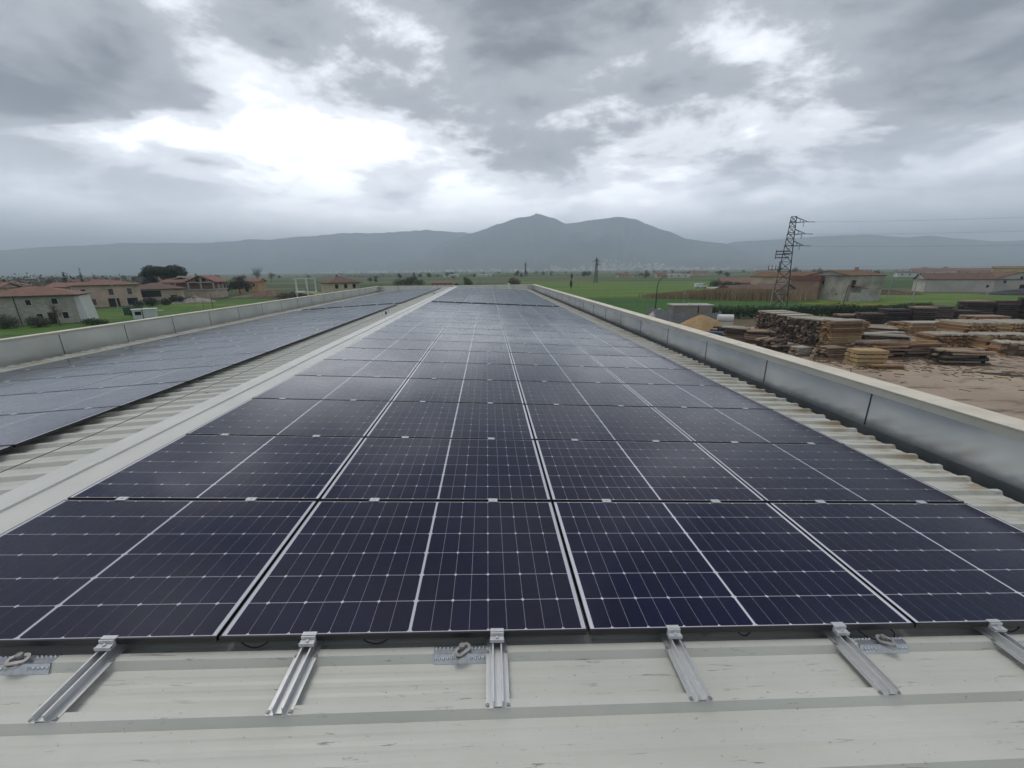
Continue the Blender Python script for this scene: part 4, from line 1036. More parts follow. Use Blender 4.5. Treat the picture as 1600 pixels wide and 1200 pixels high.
# far scattered trees, houses, hedgerows on the plain
protos = []
for k in range(4):
    rr = random.Random(300 + k)
    bl = [(rr.uniform(-2, 2), rr.uniform(-1, 1), rr.uniform(2.5, 5), rr.uniform(2, 3.5), 2.4, rr.uniform(1.8, 3)) for _ in range(5)]
    protos.append((bl, [M_leaf, M_leaf_olive, M_leaf_bud, M_leaf_dark][k]))
rr = random.Random(91); first = {}
for k in range(130):
    a = rr.uniform(-48, 54); d = rr.choice((rr.uniform(380, 900), rr.uniform(700, 2200), rr.uniform(500, 1500)))
    x, y = math.sin(R(a)) * d, math.cos(R(a)) * d
    p = rr.randrange(4); s = rr.uniform(.6, 1.35)
    if p not in first:
        e = tree('distant_tree', 'distant small tree on the plain between the fields', 'tree', x, y, 2.5, protos[p][0], 420, .5, protos[p][1], 320 + p, 'distant trees across the plain', .2)
        first[p] = e
    else:
        e = copy_tree(first[p]); e.location = (x, y, 0)
    e.scale = (s, s, s * rr.uniform(.8, 1.3)); e.rotation_euler = (0, 0, rr.uniform(0, 6))
hw = MB(); rr = random.Random(92)
for k in range(95):
    a = rr.uniform(-50, 56); d = rr.uniform(600, 3600); L = rr.uniform(60, 320); an = R(-14) + rr.choice((0, 0, R(90))) + rr.uniform(-.1, .1)
    c = Vector((math.sin(R(a)) * d, math.cos(R(a)) * d, 0)); h0 = rr.uniform(2.0, 8.0)
    for q in range(int(L * 1.3)):
        t = rr.uniform(-.5, .5) * L
        p = c + Vector((math.cos(an) * t, math.sin(an) * t, 0)) + Vector((rr.uniform(-2, 2), rr.uniform(-2, 2), h0 * rr.random() * (.7 + .6 * noise.noise(Vector((t / 9, k, 0))))))
        s = rr.uniform(.5, 1.2)
        u = Vector((rr.uniform(-1, 1), rr.uniform(-1, 1), rr.uniform(-1, 1))).normalized(); v_ = u.orthogonal().normalized()
        hw.face([p - u * s, p - v_ * s * .7, p + u * s, p + v_ * s * .7])
tag(hw.build('hedgerows', M_leaf_olive), 'thin dark hedgerows dividing the far fields', 'hedgerow', kind='stuff')
# distant farm buildings
far = [(172, 508, 8, 14, 8, 4.2, 1.8, M_plaster_pink, M_tile, 'far pale farmhouse in the field right of the small pylon'), (189, 506, 8, 10, 6, 2.6, .8, M_plaster_white, M_tile2, 'low white outbuilding beside the far farmhouse'),
       (225, 470, -8, 26, 10, 3.6, .8, M_plaster_white, M_conc, 'long white greenhouse-like shed on the far field'), (206, 474, -4, 10, 9, 5.2, 1.4, M_plaster_pink, M_tile_red, 'small far house left of the long white shed'),
       (478, 412, -38, 34, 14, 5.4, 3.2, M_plaster_white, M_tile, 'long red-roofed farm block on the far right'), (512, 398, -38, 30, 14, 5.4, 3.0, M_plaster_pink, M_tile, 'second red-roofed block on the far right'),
       (478, 345, -50, 26, 16, 8.0, 2.0, M_plaster_yellow, M_tile, 'ochre yellow house at the right edge'), (520, 380, -40, 16, 12, 6.5, 1.0, M_plaster_white, M_tile2, 'small white house left of the ochre house'),
       (440, 402, -30, 20, 12, 4.0, 1.6, M_plaster_white, M_tile2, 'low white house left of the long red farm block'), (-60, 690, 3, 26, 12, 3.5, 1.0, M_plaster_white, M_conc, 'far white shed above the orange roof'),
       (-6, 720, 0, 30, 10, 3.5, 1.2, M_plaster_white, M_conc, 'very far white shed straight ahead'), (330, 620, -20, 24, 12, 5, 2, M_plaster_pink, M_tile, 'far farmhouse above the van'), (395, 560, -25, 22, 12, 5, 2, M_plaster_pink, M_tile2, 'far farmhouse above the reed bed')]
for (x, y, rz, W, D, H, rh, wm, rm, lab) in far:
    house('farm_building', lab, x, y, rz, W, D, H, rh, 'gable', wm, rm, .5, wins=[('f', -W * .3, H * .6, 1.3, 1.5), ('f', 0, H * .6, 1.3, 1.5), ('f', W * .3, H * .6, 1.3, 1.5)], axis='x')
# hillside town
rr = random.Random(55)
tm = []
M_town = plaster('town_whitewash', (0.84, 0.82, 0.78), 0.1)
for k in range(6):
    b = MB(); W, D, H = rr.uniform(9, 17), rr.uniform(8, 13), rr.uniform(7, 14)
    b.box(-W / 2, W / 2, -D / 2, D / 2, -6, H, 0)
    b.face([(-W / 2 - .5, -D / 2 - .5, H + .1), (W / 2 + .5, -D / 2 - .5, H + .1), (W / 2 + .5, 0, H + 2.6), (-W / 2 - .5, 0, H + 2.6)], 1)
    b.face([(W / 2 + .5, D / 2 + .5, H + .1), (-W / 2 - .5, D / 2 + .5, H + .1), (-W / 2 - .5, 0, H + 2.6), (W / 2 + .5, 0, H + 2.6)], 1)
    for q in range(3):
        for f_ in range(2):
            xx = -W / 2 + W * (q + .5) / 3; z0 = 1.5 + f_ * 3.4
            b.box(xx - .7, xx + .7, -D / 2 - .05, -D / 2 - .004, z0, z0 + 1.6, 2)
    tm.append(b.mesh('town_house', [(M_town, M_town, M_plaster_cream)[k % 3], (M_tile, M_tile2)[k % 2], M_pane]))
for k in range(300):
    if k < 210: a = min(max(rr.gauss(20, 6.5), 9), 36); d = 4130 + abs(rr.gauss(0, 1)) * 210 * max(.2, 1 - abs(a - 19) / 20)
    else: a = rr.uniform(-22, 12); d = 4120 + abs(rr.gauss(0, 1)) * 70
    z = max(0, range_height(T_main, 4100, 6600, 8000, a, d, 1.0)) if a > -16 and d > 4100 else 0
    s = rr.uniform(1.1, 2.1)
    o = link('town_house', tm[rr.randrange(6)], None, (math.sin(R(a)) * d, math.cos(R(a)) * d, z), R(-a + rr.uniform(-40, 40)), (s, s, s))
    tag(o, 'tiny pale house of the hillside town under the mountain', 'house', 'houses of the hillside town')

# ---- right of the warehouse: farm, pylon, pump house
fh = house('stone_farmhouse', 'large grey weathered farmhouse with mossy roof and outside stair', 115.3, 117.6, 3, 11.6, 15.5, 7.5, 1.7, 'gable', M_plaster_grey, M_tile_moss, .35,
      wins=[('f', -4.3, 5.2, 1.1, 2.0, 'door', M_dark), ('l', 3.5, 2.0, .55, .6), ('l', 6.5, 2.0, .5, .6), ('l', 9.5, 2.0, .5, .6), ('l', 9.0, 5.6, .9, 1.6), ('l', 13.0, 2.0, .5, .6)], axis='x', chim=[(3.0, 7, 9.9)])
b = MB()
for k in range(10): b.box(-2.6 + .48 * k, -2.1 + .48 * k, -1.5, -.01, 0, 4.0 - .38 * k)
b.build('outside_stair', M_conc, fh)
b = MB(); b.face([(-5.4, -1.9, 4.6), (-.6, -1.9, 3.7), (-.6, -.02, 4.3), (-5.4, -.02, 5.2)]); b.face([(-5.4, -1.9, 4.5), (-.6, -1.9, 3.6), (-.6, -1.9, 3.7), (-5.4, -1.9, 4.6)]); b.build('porch_roof', M_tile, fh)
b = MB(); b.box(-5.0, -2.62, -1.5, -.01, 0, 2.6); b.build('lean_to', M_plaster_barn, fh)
house('pink_farm_wing', 'pinkish brick farm wing with red roof left of the grey farmhouse', 113.2, 133.2, 112, 9.0, 8, 6.0, 1.5, 'mono', M_brick, M_tile_red, .5, wins=[('f', -2.5, 4.6, 1.0, 1.6, 'window', M_dark), ('f', 1.6, 4.6, 1.0, 1.6, 'window', M_dark)])
house('farm_rear_block', 'long mossy-roofed rear block behind the pink farm wing', 126, 152, 116, 34, 11, 6.6, 2.0, 'gable', M_plaster_pink, M_tile_moss, .4, axis='x', wins=[('f', 4, 4.6, 1, 1.5), ('f', -4, 4.6, 1, 1.5)])
house('low_farm_shed', 'low grey shed with dark gabled roof in front of the pink wing', 98.0, 127.5, 30, 11, 9, 3.2, 1.9, 'gable', M_plaster_grey, M_tile2, .4, axis='y', wins=[('f', 2.5, 1.6, 1.3, 1.6)])
house('reddish_shed', 'long low shed with rust-coloured roof behind the pylon foot', 92.5, 137, 22, 18, 8, 2.7, 1.7, 'gable', M_brick, M_tile2, .4, axis='x', cat='shed', wins=[('f', -4, 1.4, 1, 1.2), ('f', 4, 1.4, 1, 1.2)])
house('white_gabled_barn', 'white barn with dark gable roof behind the pylon', 149, 205, -30, 9, 12, 5.6, 2.6, 'gable', M_plaster_white, M_tile2, .5, axis='y', wins=[('f', 0, 2.4, 2.2, 2.6, 'door', M_dark)])
house('collapsed_shed', 'low collapsed shed with red tile roof right of the white van', 146, 224, -18, 22, 10, 2.0, 3.0, 'mono', M_brick, M_tile, .5, cat='shed', wins=[('f', -5, 1.0, 1.4, 1.1), ('f', 5, 1.0, 1.4, 1.1)])
house('grey_lean_to', 'grey sheet-roofed lean-to behind the reed bed', 96, 152, 20, 16, 6, 1.6, 1.4, 'mono', M_plaster_barn, M_conc, .4, cat='shed', wins=[('f', 3, .8, 1.1, .9)])
bn = house('long_barn', 'long pale barn with brown tile roof on the right', 189.5, 153.0, -27, 20.5, 10, 4.9, 2.6, 'gable', M_plaster_barn, M_tile2, .5, axis='x', wins=[('f', 8.5, 2.4, .8, 1.0)])
house('gabled_barn', 'pale gabled barn end adjoining the long barn at the right edge', 207.5, 147.5, -22, 16, 18, 4.9, 3.0, 'gable', M_plaster_barn, M_tile_moss, .7, axis='y', wins=[('f', -4.0, 4.0, .9, 1.0, 'window', M_dark), ('f', .5, 5.6, .9, 1.0, 'window', M_dark), ('f', 2, 1.5, 2.4, 2.8, 'door', M_dark)])
mound('tarp_heap', 'black plastic covered heap before the gabled barn', 192, 134, 12, 4, 2.3, mat('black_plastic_sheet', (.012, .014, .018), (.03, .033, .04), rough=.4, scale=.6, bump=.5), 14.2, 'heap', R(-25), .7)
mound('brush_heap', 'brown earth and brush heap in the field beyond the farmhouse', 152, 146, 12, 3.5, 1.7, mat('brown_brush', (.05, .04, .03), (.11, .085, .06), rough=.9, scale=.5, island=.4, bump=.6), 15.7, 'heap', R(-35), .9)
conifer('dark conifer leaning over the farmhouse roof', 130, 176, 12.6, 3.0, 101, name='leaning_cedar')
# power pylon
M_lat = mat('dull_galvanised_lattice', (.05, .053, .057), (.085, .09, .095), rough=.6, metal=.4, scale=2)
M_lat_light = mat('pale_galvanised_legs', (.34, .35, .34), (.42, .43, .42), rough=.6, metal=.3, scale=2)
M_ins = mat('brown_glass_insulator', (.09, .075, .065), rough=.3)
def lattice(name, label, x, y, rz, h, w0, w1, arms, group=None, thin=.07, left=True):
    e = empty(name, (x, y, 0), rz, label, 'pylon', group)
    def wd_(z): 
        t = min(z / h, 1); return w0 * (1 - t) ** 1.25 + w1 * (1 - (1 - t) ** 1.25)
    lv = [0]; 
    while lv[-1] < h - .6: lv.append(min(h, lv[-1] + max(.9, wd_(lv[-1]) * .95)))
    for sx_ in (-1, 1):
        for sy in (-1, 1):
            b = MB(); b.tube([(sx_ * wd_(z) / 2, sy * wd_(z) / 2, z) for z in lv], thin * 1.3, 4); b.build('leg', M_lat, e)
    b = MB()
    for za, zb in zip(lv[:-1], lv[1:]):
        a, c = wd_(za) / 2, wd_(zb) / 2
        for f in range(4):
            ca, sa = [(1, 0), (0, 1), (-1, 0), (0, -1)][f]
            def P(u, w, z): return (ca * w - sa * u, sa * w + ca * u, z)
            b.tube([P(-a, a, za), P(c, c, zb)], thin * .7, 3, cap=False); b.tube([P(a, a, za), P(-c, c, zb)], thin * .7, 3, cap=False)
            b.tube([P(-c, c, zb), P(c, c, zb)], thin * .7, 3, cap=False)
    tag(b.build('bracing', M_lat, e), kind='stuff')
    for (z, L, dr) in arms:
        b = MB(); c = wd_(z) / 2
        for sy in (-1, 1):
            b.tube([(dr * c, sy * c, z), (dr * L, 0, z)], thin, 4); b.tube([(dr * c, sy * c, z + 1.1), (dr * L, 0, z + .05)], thin * .8, 4)
            for q in (.35, .65): b.tube([(dr * (c + (L - c) * q), sy * c * (1 - q), z), (dr * (c + (L - c) * q), sy * c * (1 - q), z + 1.1 * (1 - q))], thin * .6, 3)
        b.tube([(-dr * c * 1.2, -c, z), (-dr * c * 1.2, c, z)], thin, 4); b.tube([(-dr * c, -c, z), (dr * c, -c, z)], thin * 1.1, 4)
        am = b.build('arm', M_lat, e)
        b = MB()
        for q in range(7): b.tube([(dr * (L + .1 + q * .2), 0, z - .02 * q), (dr * (L + .16 + q * .2), 0, z - .02 * q)], .14, 8)
        b.tube([(dr * L, 0, z), (dr * (L + 1.5), 0, z - .14)], .035, 4)
        b.build('insulator', M_ins, am)
        b = MB()
        for q in range(5): b.tube([(dr * (L * .75), 0, z - .15 - q * .2), (dr * (L * .75), 0, z - .21 - q * .2)], .13, 8)
        b.tube([(dr * L * .75, 0, z), (dr * L * .75, 0, z - 1.1)], .03, 4)
        b.build('insulator', M_ins, am)
    return e, wd_
py_, wf_ = lattice('power_pylon', 'tall steel lattice pylon with three arms beside the farmhouse', 74.6, 99.0, R(-35), 22.0, 3.7, 1.1, [(20.6, 2.9, 1), (17.9, 2.9, 1), (15.2, 2.9, 1)], thin=.07)
for z in (12.4, 13.2, 13.9):
    b = MB(); b.box(-2.5, .4, -.9, -.72, z, z + .2); b.box(-2.5, .4, .72, .9, z, z + .2); b.build('platform_bar', M_lat, py_)
b = MB(); b.box(-2.5, -2.35, -.9, .9, 12.2, 14.3); b.build('platform_bar', M_lat, py_)
b = MB(); b.tube([(-3.6, 0, 9.6), (.5, 0, 9.6)], .08, 4)
for q in range(3): b.tube([(-3.5 + q * .75, 0, 9.6), (-3.5 + q * .75, 0, 10.8)], [.10, .05], 6)
b.build('bracket', M_lat, py_)
b = MB(); b.tube([(-1.9, -1.9, 0), (-1.65, -1.7, 4.6)], .10, 6); b.tube([(1.9, -1.9, 0), (-1.65, -1.75, 4.8)], .08, 6); b.build('pale_stay', M_lat_light, py_)
M_wire = mat('power_line', (.10, .105, .11), rough=.6)
def wire(label, p0, p1, sag, r=.013):
    b = MB(); P = [Vector(p0).lerp(Vector(p1), k / 24) + Vector((0, 0, -sag * 4 * (k / 24) * (1 - k / 24))) for k in range(25)]
    b.tube([tuple(p) for p in P], r, 4); o = b.build('power_line', M_wire); return tag(o, label, 'power line', 'power lines from the lattice pylon')
c, s = math.cos(R(-35)), math.sin(R(-35))
for z, n_ in ((20.46, 'topmost'), (17.76, 'middle'), (15.06, 'lowest')):
    x, y = 74.6 + c * 4.4, 99.0 + s * 4.4
    wire(f'{n_} of three power lines leaving the pylon arms to the right', (x, y, z), (215, 30, z + 5.5), 3.0)
wire('upper of two low lines crossing behind the farmhouse roof', (76, 98, 10.4), (220, 70, 12.0), 1.2)
wire('lower of two low lines crossing behind the farmhouse roof', (76, 98, 9.3), (218, 76, 10.3), 1.2)
for q in range(2): wire(f'{("upper", "lower")[q]} slack line from the pylon bracket towards the far fields', (72.5, 100.6, 10.6 - q * .9), (40, 260, 9.5 - q), 3.5)
lattice('power_pylon', 'small distant lattice pylon in the green field', 86, 320, R(10), 19, 2.6, .7, [(16.5, 2.2, 1), (16.5, 2.2, -1), (14, 2.2, 1)], thin=.10)
lattice('power_pylon', 'far faint pylon left of the small distant pylon', 60, 640, R(10), 22, 3, .8, [(19, 2.6, 1), (19, 2.6, -1), (16.5, 2.6, 1)], thin=.16)
pole('utility_pole', 'dark leaning pole before the farmhouse stair', 92.7, 99.8, 5.5, .13, M_pole, lean=(.5, .1))
pole('utility_pole', 'thin grey pole right of the farmhouse', 122.9, 117.3, 8.2, .12, M_polec, lean=(.3, .2))
pole('utility_pole', 'pale concrete pole in the green field right of the farmhouse', 122.8, 109.7, 7.8, .16, M_polec)
# street lamp
lp_ = empty('street_lamp', (37.9, 88.8, 0), R(-25), 'dark curved street lamp post beyond the parapet', 'street lamp')
b = MB(); P = [(0, 0, -.2), (0, 0, 3), (0, 0, 6.2)] + [(1.6 * (1 - math.cos(t)), 0, 6.2 + 2.3 * math.sin(t)) for t in (.3, .6, .9, 1.2, 1.5)]
b.tube(P, [.13, .11, .09, .08, .075, .07, .065, .06], 8); b.build('post', mat('dark_lamp_post', (.02, .025, .022), rough=.5), lp_)
b = MB(); b.box(1.45, 2.15, -.14, .14, 8.42, 8.54); b.tube([(1.75, 0, 8.42), (1.75, 0, 8.34)], [.16, .10], 8); b.build('lamp_head', M_lat_light, lp_)
# van
vn = empty('white_van', (115.4, 214.2, 0), R(5), 'white panel van parked in the field by the reeds', 'van')
M_van = mat('white_van_paint', (.72, .73, .73), rough=.35)
b = MB(); pr = [(-3.2, .45), (-3.2, 2.3), (-2.9, 2.45), (1.5, 2.45), (2.3, 1.6), (3.1, 1.35), (3.2, .5)]
for s_ in (-1, 1): b.face([(x, s_ * .98, z) for x, z in (pr if s_ < 0 else pr[::-1])])
for (a, c_) in zip(pr, pr[1:] + pr[:1]): b.face([(a[0], -.98, a[1]), (a[0], .98, a[1]), (c_[0], .98, c_[1]), (c_[0], -.98, c_[1])])
b.build('body', M_van, vn)
b = MB(); b.box(.9, 1.75, -1.0, -.985, 1.5, 2.1); b.build('window', M_pane, vn)
for xx in (-2.1, 2.1):
    for yy in (-.9, .9): b = MB(); b.tube([(xx, yy - .1, .36), (xx, yy + .1, .36)], .36, 12); b.build('wheel', M_cable, vn)
# reed bed
rb_ = MB(); rr = random.Random(5)
for k in range(9000):
    t = rr.random(); 
    a = Vector((58, 143)).lerp(Vector((88, 121)), t) if t < .8 else Vector((82, 125)).lerp(Vector((92, 118)), (t - .8) * 5)
    x = a.x + rr.gauss(0, 1.2) + rr.uniform(0, 5); y = a.y + rr.gauss(0, 1.5) + rr.uniform(0, 6)
    hgt = (1.2 + 2.4 * min(1, t * 1.6)) * rr.uniform(.6, 1.1); w_ = rr.uniform(.05, .13); an = rr.uniform(0, 3.14); lx, ly = rr.uniform(-.5, .5), rr.uniform(-.5, .5)
    rb_.face([(x - w_ * math.cos(an), y - w_ * math.sin(an), 0), (x + w_ * math.cos(an), y + w_ * math.sin(an), 0), (x + lx + w_ * .4 * math.cos(an), y + ly, hgt), (x + lx - w_ * .4 * math.cos(an), y + ly, hgt * .97)])
tag(rb_.build('reed_bed', M_reed), 'tan dry reed bed bordering the dark green crop', 'reeds', kind='stuff')
bush('dense green bush right of the white van', 128, 222, [(0, 0, 2.0, 4.5, 2.5, 2.2), (6, -1, 1.8, 4, 2.5, 2.0), (11, -2, 1.5, 3.5, 2, 1.8)], 1500, .32, M_leaf, 110)
# hedge beside the yard, in lengths
def hedge(label, p0, p1, h, wd2, seed):
    p0, p1 = Vector(p0), Vector(p1); L = (p1 - p0).length; e = empty('hedge', (p0.x, p0.y, 0), math.atan2(p1.y - p0.y, p1.x - p0.x), label, 'hedge', 'hedges behind the timber yard')
    n = int(L / 1.3); rr = random.Random(seed)
    bl = [(L * (k + .5) / n, rr.uniform(-.2, .2), h * .48 * rr.uniform(.92, 1.08), 1.1, wd2, h * .56) for k in range(n)]
    leaf_crown('foliage', bl, int(L * 330), .16, M_hedge, seed, e)
    b = MB()
    for k in range(n): b.tube([(bl[k][0], 0, -.1), (bl[k][0], 0, h * .6)], [.06, .03], 4)
    tag(b.build('stem', M_bark, e), kind='stuff')
hedge('dark clipped hedge between the pump house and the long board stack', (45.5, 80.0), (61, 79.5), 2.9, 1.4, 121)
hedge('dark hedge behind the long board stack and pylon', (61.5, 79.6), (80, 82.5), 2.7, 1.4, 122)
hedge('hedge running on behind the black board stacks', (80.5, 82.8), (104, 88.5), 2.1, 1.2, 123)
# pump house and sheet fence
ph = empty('pump_house', (40.6, 77.2, 0), R(-8), 'small flat-roofed concrete pump house with two white floats on top', 'pump house')
b = MB(); b.box(-3.7, 3.7, 0, 3.6, -.2, 2.95); b.build('wall', plaster('concrete_block_wall', (.36, .32, .28), .3), ph)
b = MB(); b.box(-3.95, 3.95, -.25, 3.85, 2.952, 3.15); b.build('roof_slab', M_conc, ph)
for xx in (-.5, 1.2):
    b = MB()
    for q in range(5): b.tube([(xx, 1, 3.15 + .07 * q), (xx, 1, 3.22 + .07 * q)], [(.08, .17, .2, .18, .1)[q], (.17, .2, .18, .1, .03)[q]], 10, cap=False)
    b.build('float', M_plaster_white, ph, True)
b = MB(); b.tube([(-1.3, 2, 3.15), (-1.3, 2, 5.8)], .04, 6); b.box(-1.5, -1.0, 1.9, 2.1, 5.2, 5.35); b.build('antenna', M_lat_light, ph)
b = MB(); b.box(.9, 1.15, -.03, -.002, 1.2, 2.9); b.build('stain_pipe', M_eave, ph)
fe = empty('sheet_fence', (36.2, 88, 0), 0, 'grey corrugated sheet fence around the pump house', 'fence')
M_corr = mat('grey_corrugated_sheet', (.22, .235, .255), (.30, .315, .335), rough=.5, metal=.4, scale=.8)
path = [Vector((35.9, 88.6)), Vector((35.2, 81)), Vector((35.4, 74.6)), Vector((39.6, 71.8)), Vector((43.6, 72.2)), Vector((46.2, 77.6))]
for p0, p1 in zip(path[:-1], path[1:]):
    L = (p1 - p0).length; n = max(1, int(L / 1.1)); d = (p1 - p0) / n; nn = Vector((-d.y, d.x)).normalized()
    for k in range(n):
        b = MB(); a = p0 + d * k; hh = 2.05 + .12 * math.sin(k * 2.3 + L)
        for q in range(6):
            u0, u1 = q / 6, (q + 1) / 6
            o0, o1 = (.03 if q % 2 else -.03), (-.03 if q % 2 else .03)
            A, B = a + d * u0 * .985 + nn * o0, a + d * u1 * .985 + nn * o1
            b.face([(A.x - 36.2, A.y - 88, 0), (B.x - 36.2, B.y - 88, 0), (B.x - 36.2, B.y - 88, hh), (A.x - 36.2, A.y - 88, hh)])
        b.build('fence_sheet', M_corr, fe)
M_sand = mat('ochre_sand', (.30, .195, .095), (.40, .275, .14), rough=.95, scale=1.2, bump=.4, bscale=9)
mound('sand_pile', 'conical heap of ochre sand in front of the pump house', 36.6, 66.0, 4.6, 4.0, 2.35, M_sand, 2.2, 'sand pile', 0, .15, sharp=1.25)
mound('gravel_pile', 'small pale gravel heap left of the pump house', 36.6, 84, 2.2, 1.8, 1.9, mat('pale_gravel', (.40, .37, .32), (.50, .47, .42), rough=.95, scale=2), 2.9, 'gravel pile', 0, .3, sharp=1.4)
tk = empty('water_tank', (42.2, 68.6, 0), R(-20), 'white horizontal tank on a white base beside the sand pile', 'tank')
b = MB(); b.tube([(-1.25, 0, 1.55), (1.25, 0, 1.55)], .62, 16); b.build('barrel', M_van, tk)
b = MB(); b.box(-1.25, 1.25, -.6, .6, .02, .92); b.build('base', M_plaster_white, tk)
tb = empty('trestle', (34.3, 56.8, 0), R(-50), 'low trestle covered by a blue tarp by the lumber', 'trestle')
b = MB(); b.box(-1.3, 1.3, -.6, .6, .86, .93); b.box(-1.34, 1.34, -.66, -.602, .55, .93); b.build('tarp', mat('blue_tarp', (.03, .055, .14), (.05, .085, .19), rough=.6, scale=2, bump=.4), tb)
for sx_ in (-1, 1):
    for sy in (-1, 1): b = MB(); b.box(sx_ * 1.1 - .05, sx_ * 1.1 + .05, sy * .45 - .05, sy * .45 + .05, 0, .858); b.build('leg', M_pole, tb)

# ================================================================ TIMBER
def wood(name, c1, c2, amt=.3):
    m = mat(name, c1, c2, rough=.85, scale=1.4, stretch=(.5, 6, 6), detail=6, bump=.25)
    return obj_random(m, amt)
W_light = wood('fresh_sawn_pine', (.40, .28, .145), (.56, .41, .22), .2)
W_mid = wood('weathering_boards', (.21, .15, .105), (.38, .275, .19), .4)
W_red = wood('reddish_sawn_oak', (.20, .105, .048), (.40, .23, .105), .45)
W_dark = wood('damp_brown_boards', (.055, .042, .034), (.115, .09, .073), .45)
W_black = wood('blackened_boards', (.022, .022, .023), (.055, .054, .054), .45)
W_pale = wood('pale_grey_top_boards', (.36, .32, .26), (.47, .43, .36), .15)
def plank_mesh(m, wane, seed):
    rr = random.Random(seed); b = MB(); n = 3
    rings = []
    for i in range(n + 1):
        x = -.5 + i / n; dy, dz = rr.uniform(-.02, .02) * (1 + wane * 4), rr.uniform(-.05, .05) * (1 + wane)
        w_ = .5 * (1 - wane * rr.uniform(0, .4)); rings.append([(x, -w_ + dy, -.5 + dz), (x, w_ + dy, -.5 + dz), (x, w_ * (1 - wane * .4) + dy, .5 + dz), (x, -w_ * (1 - wane * .4) + dy, .5 + dz)])
    for i in range(n):
        for q in range(4): b.face([rings[i][q], rings[i + 1][q], rings[i + 1][(q + 1) % 4], rings[i][(q + 1) % 4]])
    b.face(rings[0][::-1]); b.face(rings[-1])
    return b.mesh('plank', m)
PM = {}
def plank(m, v, wane=0.0):
    k = (m.name, v, wane)
    if k not in PM: PM[k] = plank_mesh(m, wane, v * 31 + 17 * int(wane * 10))
    return PM[k]
def stack(name, label, x, y, rz, L, W, H, layers, per, mats_, seed, jit=.05, top=None, group=None, gap=.72, wane=0.0, short=0.0, cat='lumber stack'):
    """boards laid along local x in layers; the empty stands at the middle of the foot"""
    e = empty(name, (x, y, .05), R(rz), label, cat, group); rr = random.Random(seed)
    th = H / layers
    for i in range(layers):
        k = per; off = rr.uniform(-jit, jit) * 2
        for j in range(k):
            m = top if (top and i == layers - 1) else rr.choice(mats_)
            l = L * (1 - short * rr.random()); wdt = W / k * rr.uniform(.84, .98)
            o = link('plank', plank(m, rr.randrange(3), wane), e, (off + rr.uniform(-jit, jit) * 2 + rr.uniform(-1, 1) * (L - l) * .5, -W / 2 + W * (j + .5) / k + rr.uniform(-jit, jit) * .4, th * (i + .5) - (th * (1 - gap)) / 2), R(rr.uniform(-1, 1) * jit * 28), (l, wdt, th * gap * rr.uniform(.85, 1.05)))
            o.rotation_euler.y = R(rr.uniform(-1, 1) * jit * 12) if jit > .08 else 0
    # stickers between the layers
    b = MB(); b.box(-.04, .04, -W * .44, W * .44, 0.0, H - th * .5); me = b.mesh('sticker', W_dark)
    for sx_ in (-.4, 0, .4): link('sticker', me, e, (sx_ * L, 0, 0))
    return e
# the long row of tall stacks
hs = [3.75, 3.6, 3.55, 3.45, 3.6, 3.7, 3.75]
for k in range(7):
    stack('board_stack', ['tall board stack at the near end of the long row, light board sides showing', 'second tall stack from the near end of the long row', 'third tall stack from the near end of the long row', 'fourth, middle stack of the long row', 'fifth stack from the near end of the long row', 'sixth stack from the near end of the long row', 'farthest tall stack of the long row, beside the hedge'][k],
          44.4 - .12 * k, 47.1 + 1.95 * k, 2, 4.3, 1.85, hs[k], 17 if k == 0 else 16, 5, [W_mid, W_light, W_red] if k == 0 else [W_dark, W_dark, W_mid], 400 + k, .06, W_pale, 'tall stacks of the long row', short=.06)
stack('board_stack', 'reddish stack right behind the near end of the long row', 48.6, 50.2, 5, 3.4, 2.0, 3.1, 9, 4, [W_red, W_mid], 410, .06, W_red)
# near piles
stack('pallet_crate', 'pale yellow crate of fresh slats standing on rough boards', 39.7, 38.6, -8, 2.9, 1.9, 1.75, 4, 3, [W_light], 420, .02, W_light, gap=.8, cat='crate')
stack('board_pile', 'rough low boards lying under and beside the yellow crate', 40.4, 36.9, -6, 3.0, .9, .45, 2, 3, [W_mid, W_red], 421, .12, cat='lumber pile', wane=.3)
stack('board_stack', 'low dark stack left of the yellow crate', 38.9, 42.2, 4, 2.3, 1.8, 1.35, 6, 4, [W_mid, W_dark], 422, .08, W_mid)
stack('board_pile', 'low dark slab pile behind the small pale stack', 37.6, 45.4, 20, 2.6, 2.2, .9, 4, 5, [W_dark, W_black], 423, .2, wane=.4, cat='lumber pile', short=.3)
stack('board_stack', 'small pale cube-like board stack near the parapet', 36.7, 43.9, 8, 1.7, 1.3, 1.1, 5, 4, [W_mid, W_pale], 424, .05, W_pale)
stack('board_pile', 'tumbled dark slab pile left of the long row', 36.0, 47.6, 30, 3.0, 2.6, 1.45, 5, 5, [W_dark, W_black, W_mid], 425, .3, wane=.5, cat='lumber pile', short=.4)
stack('board_pile', 'scattered light boards on the ground by the parapet', 34.2, 49.2, -25, 2.6, 1.8, .4, 2, 4, [W_light, W_red], 426, .3, wane=.3, cat='lumber pile', short=.4)
stack('board_stack', 'slumping brown stack beside the blue tarp trestle', 35.4, 54.0, -35, 3.4, 2.0, 2.1, 8, 4, [W_dark, W_mid, W_dark], 427, .14, W_pale, wane=.2, short=.2)
stack('board_stack', 'second slumping stack left of the long row', 37.0, 52.0, -30, 3.0, 2.0, 1.9, 7, 4, [W_dark, W_mid], 428, .14, W_mid, wane=.2, short=.2)
stack('board_pile', 'dark loose pile behind the blue tarp trestle', 37.4, 58.6, -30, 4.2, 2.6, 1.3, 4, 6, [W_dark, W_black], 429, .3, wane=.5, cat='lumber pile', short=.4)
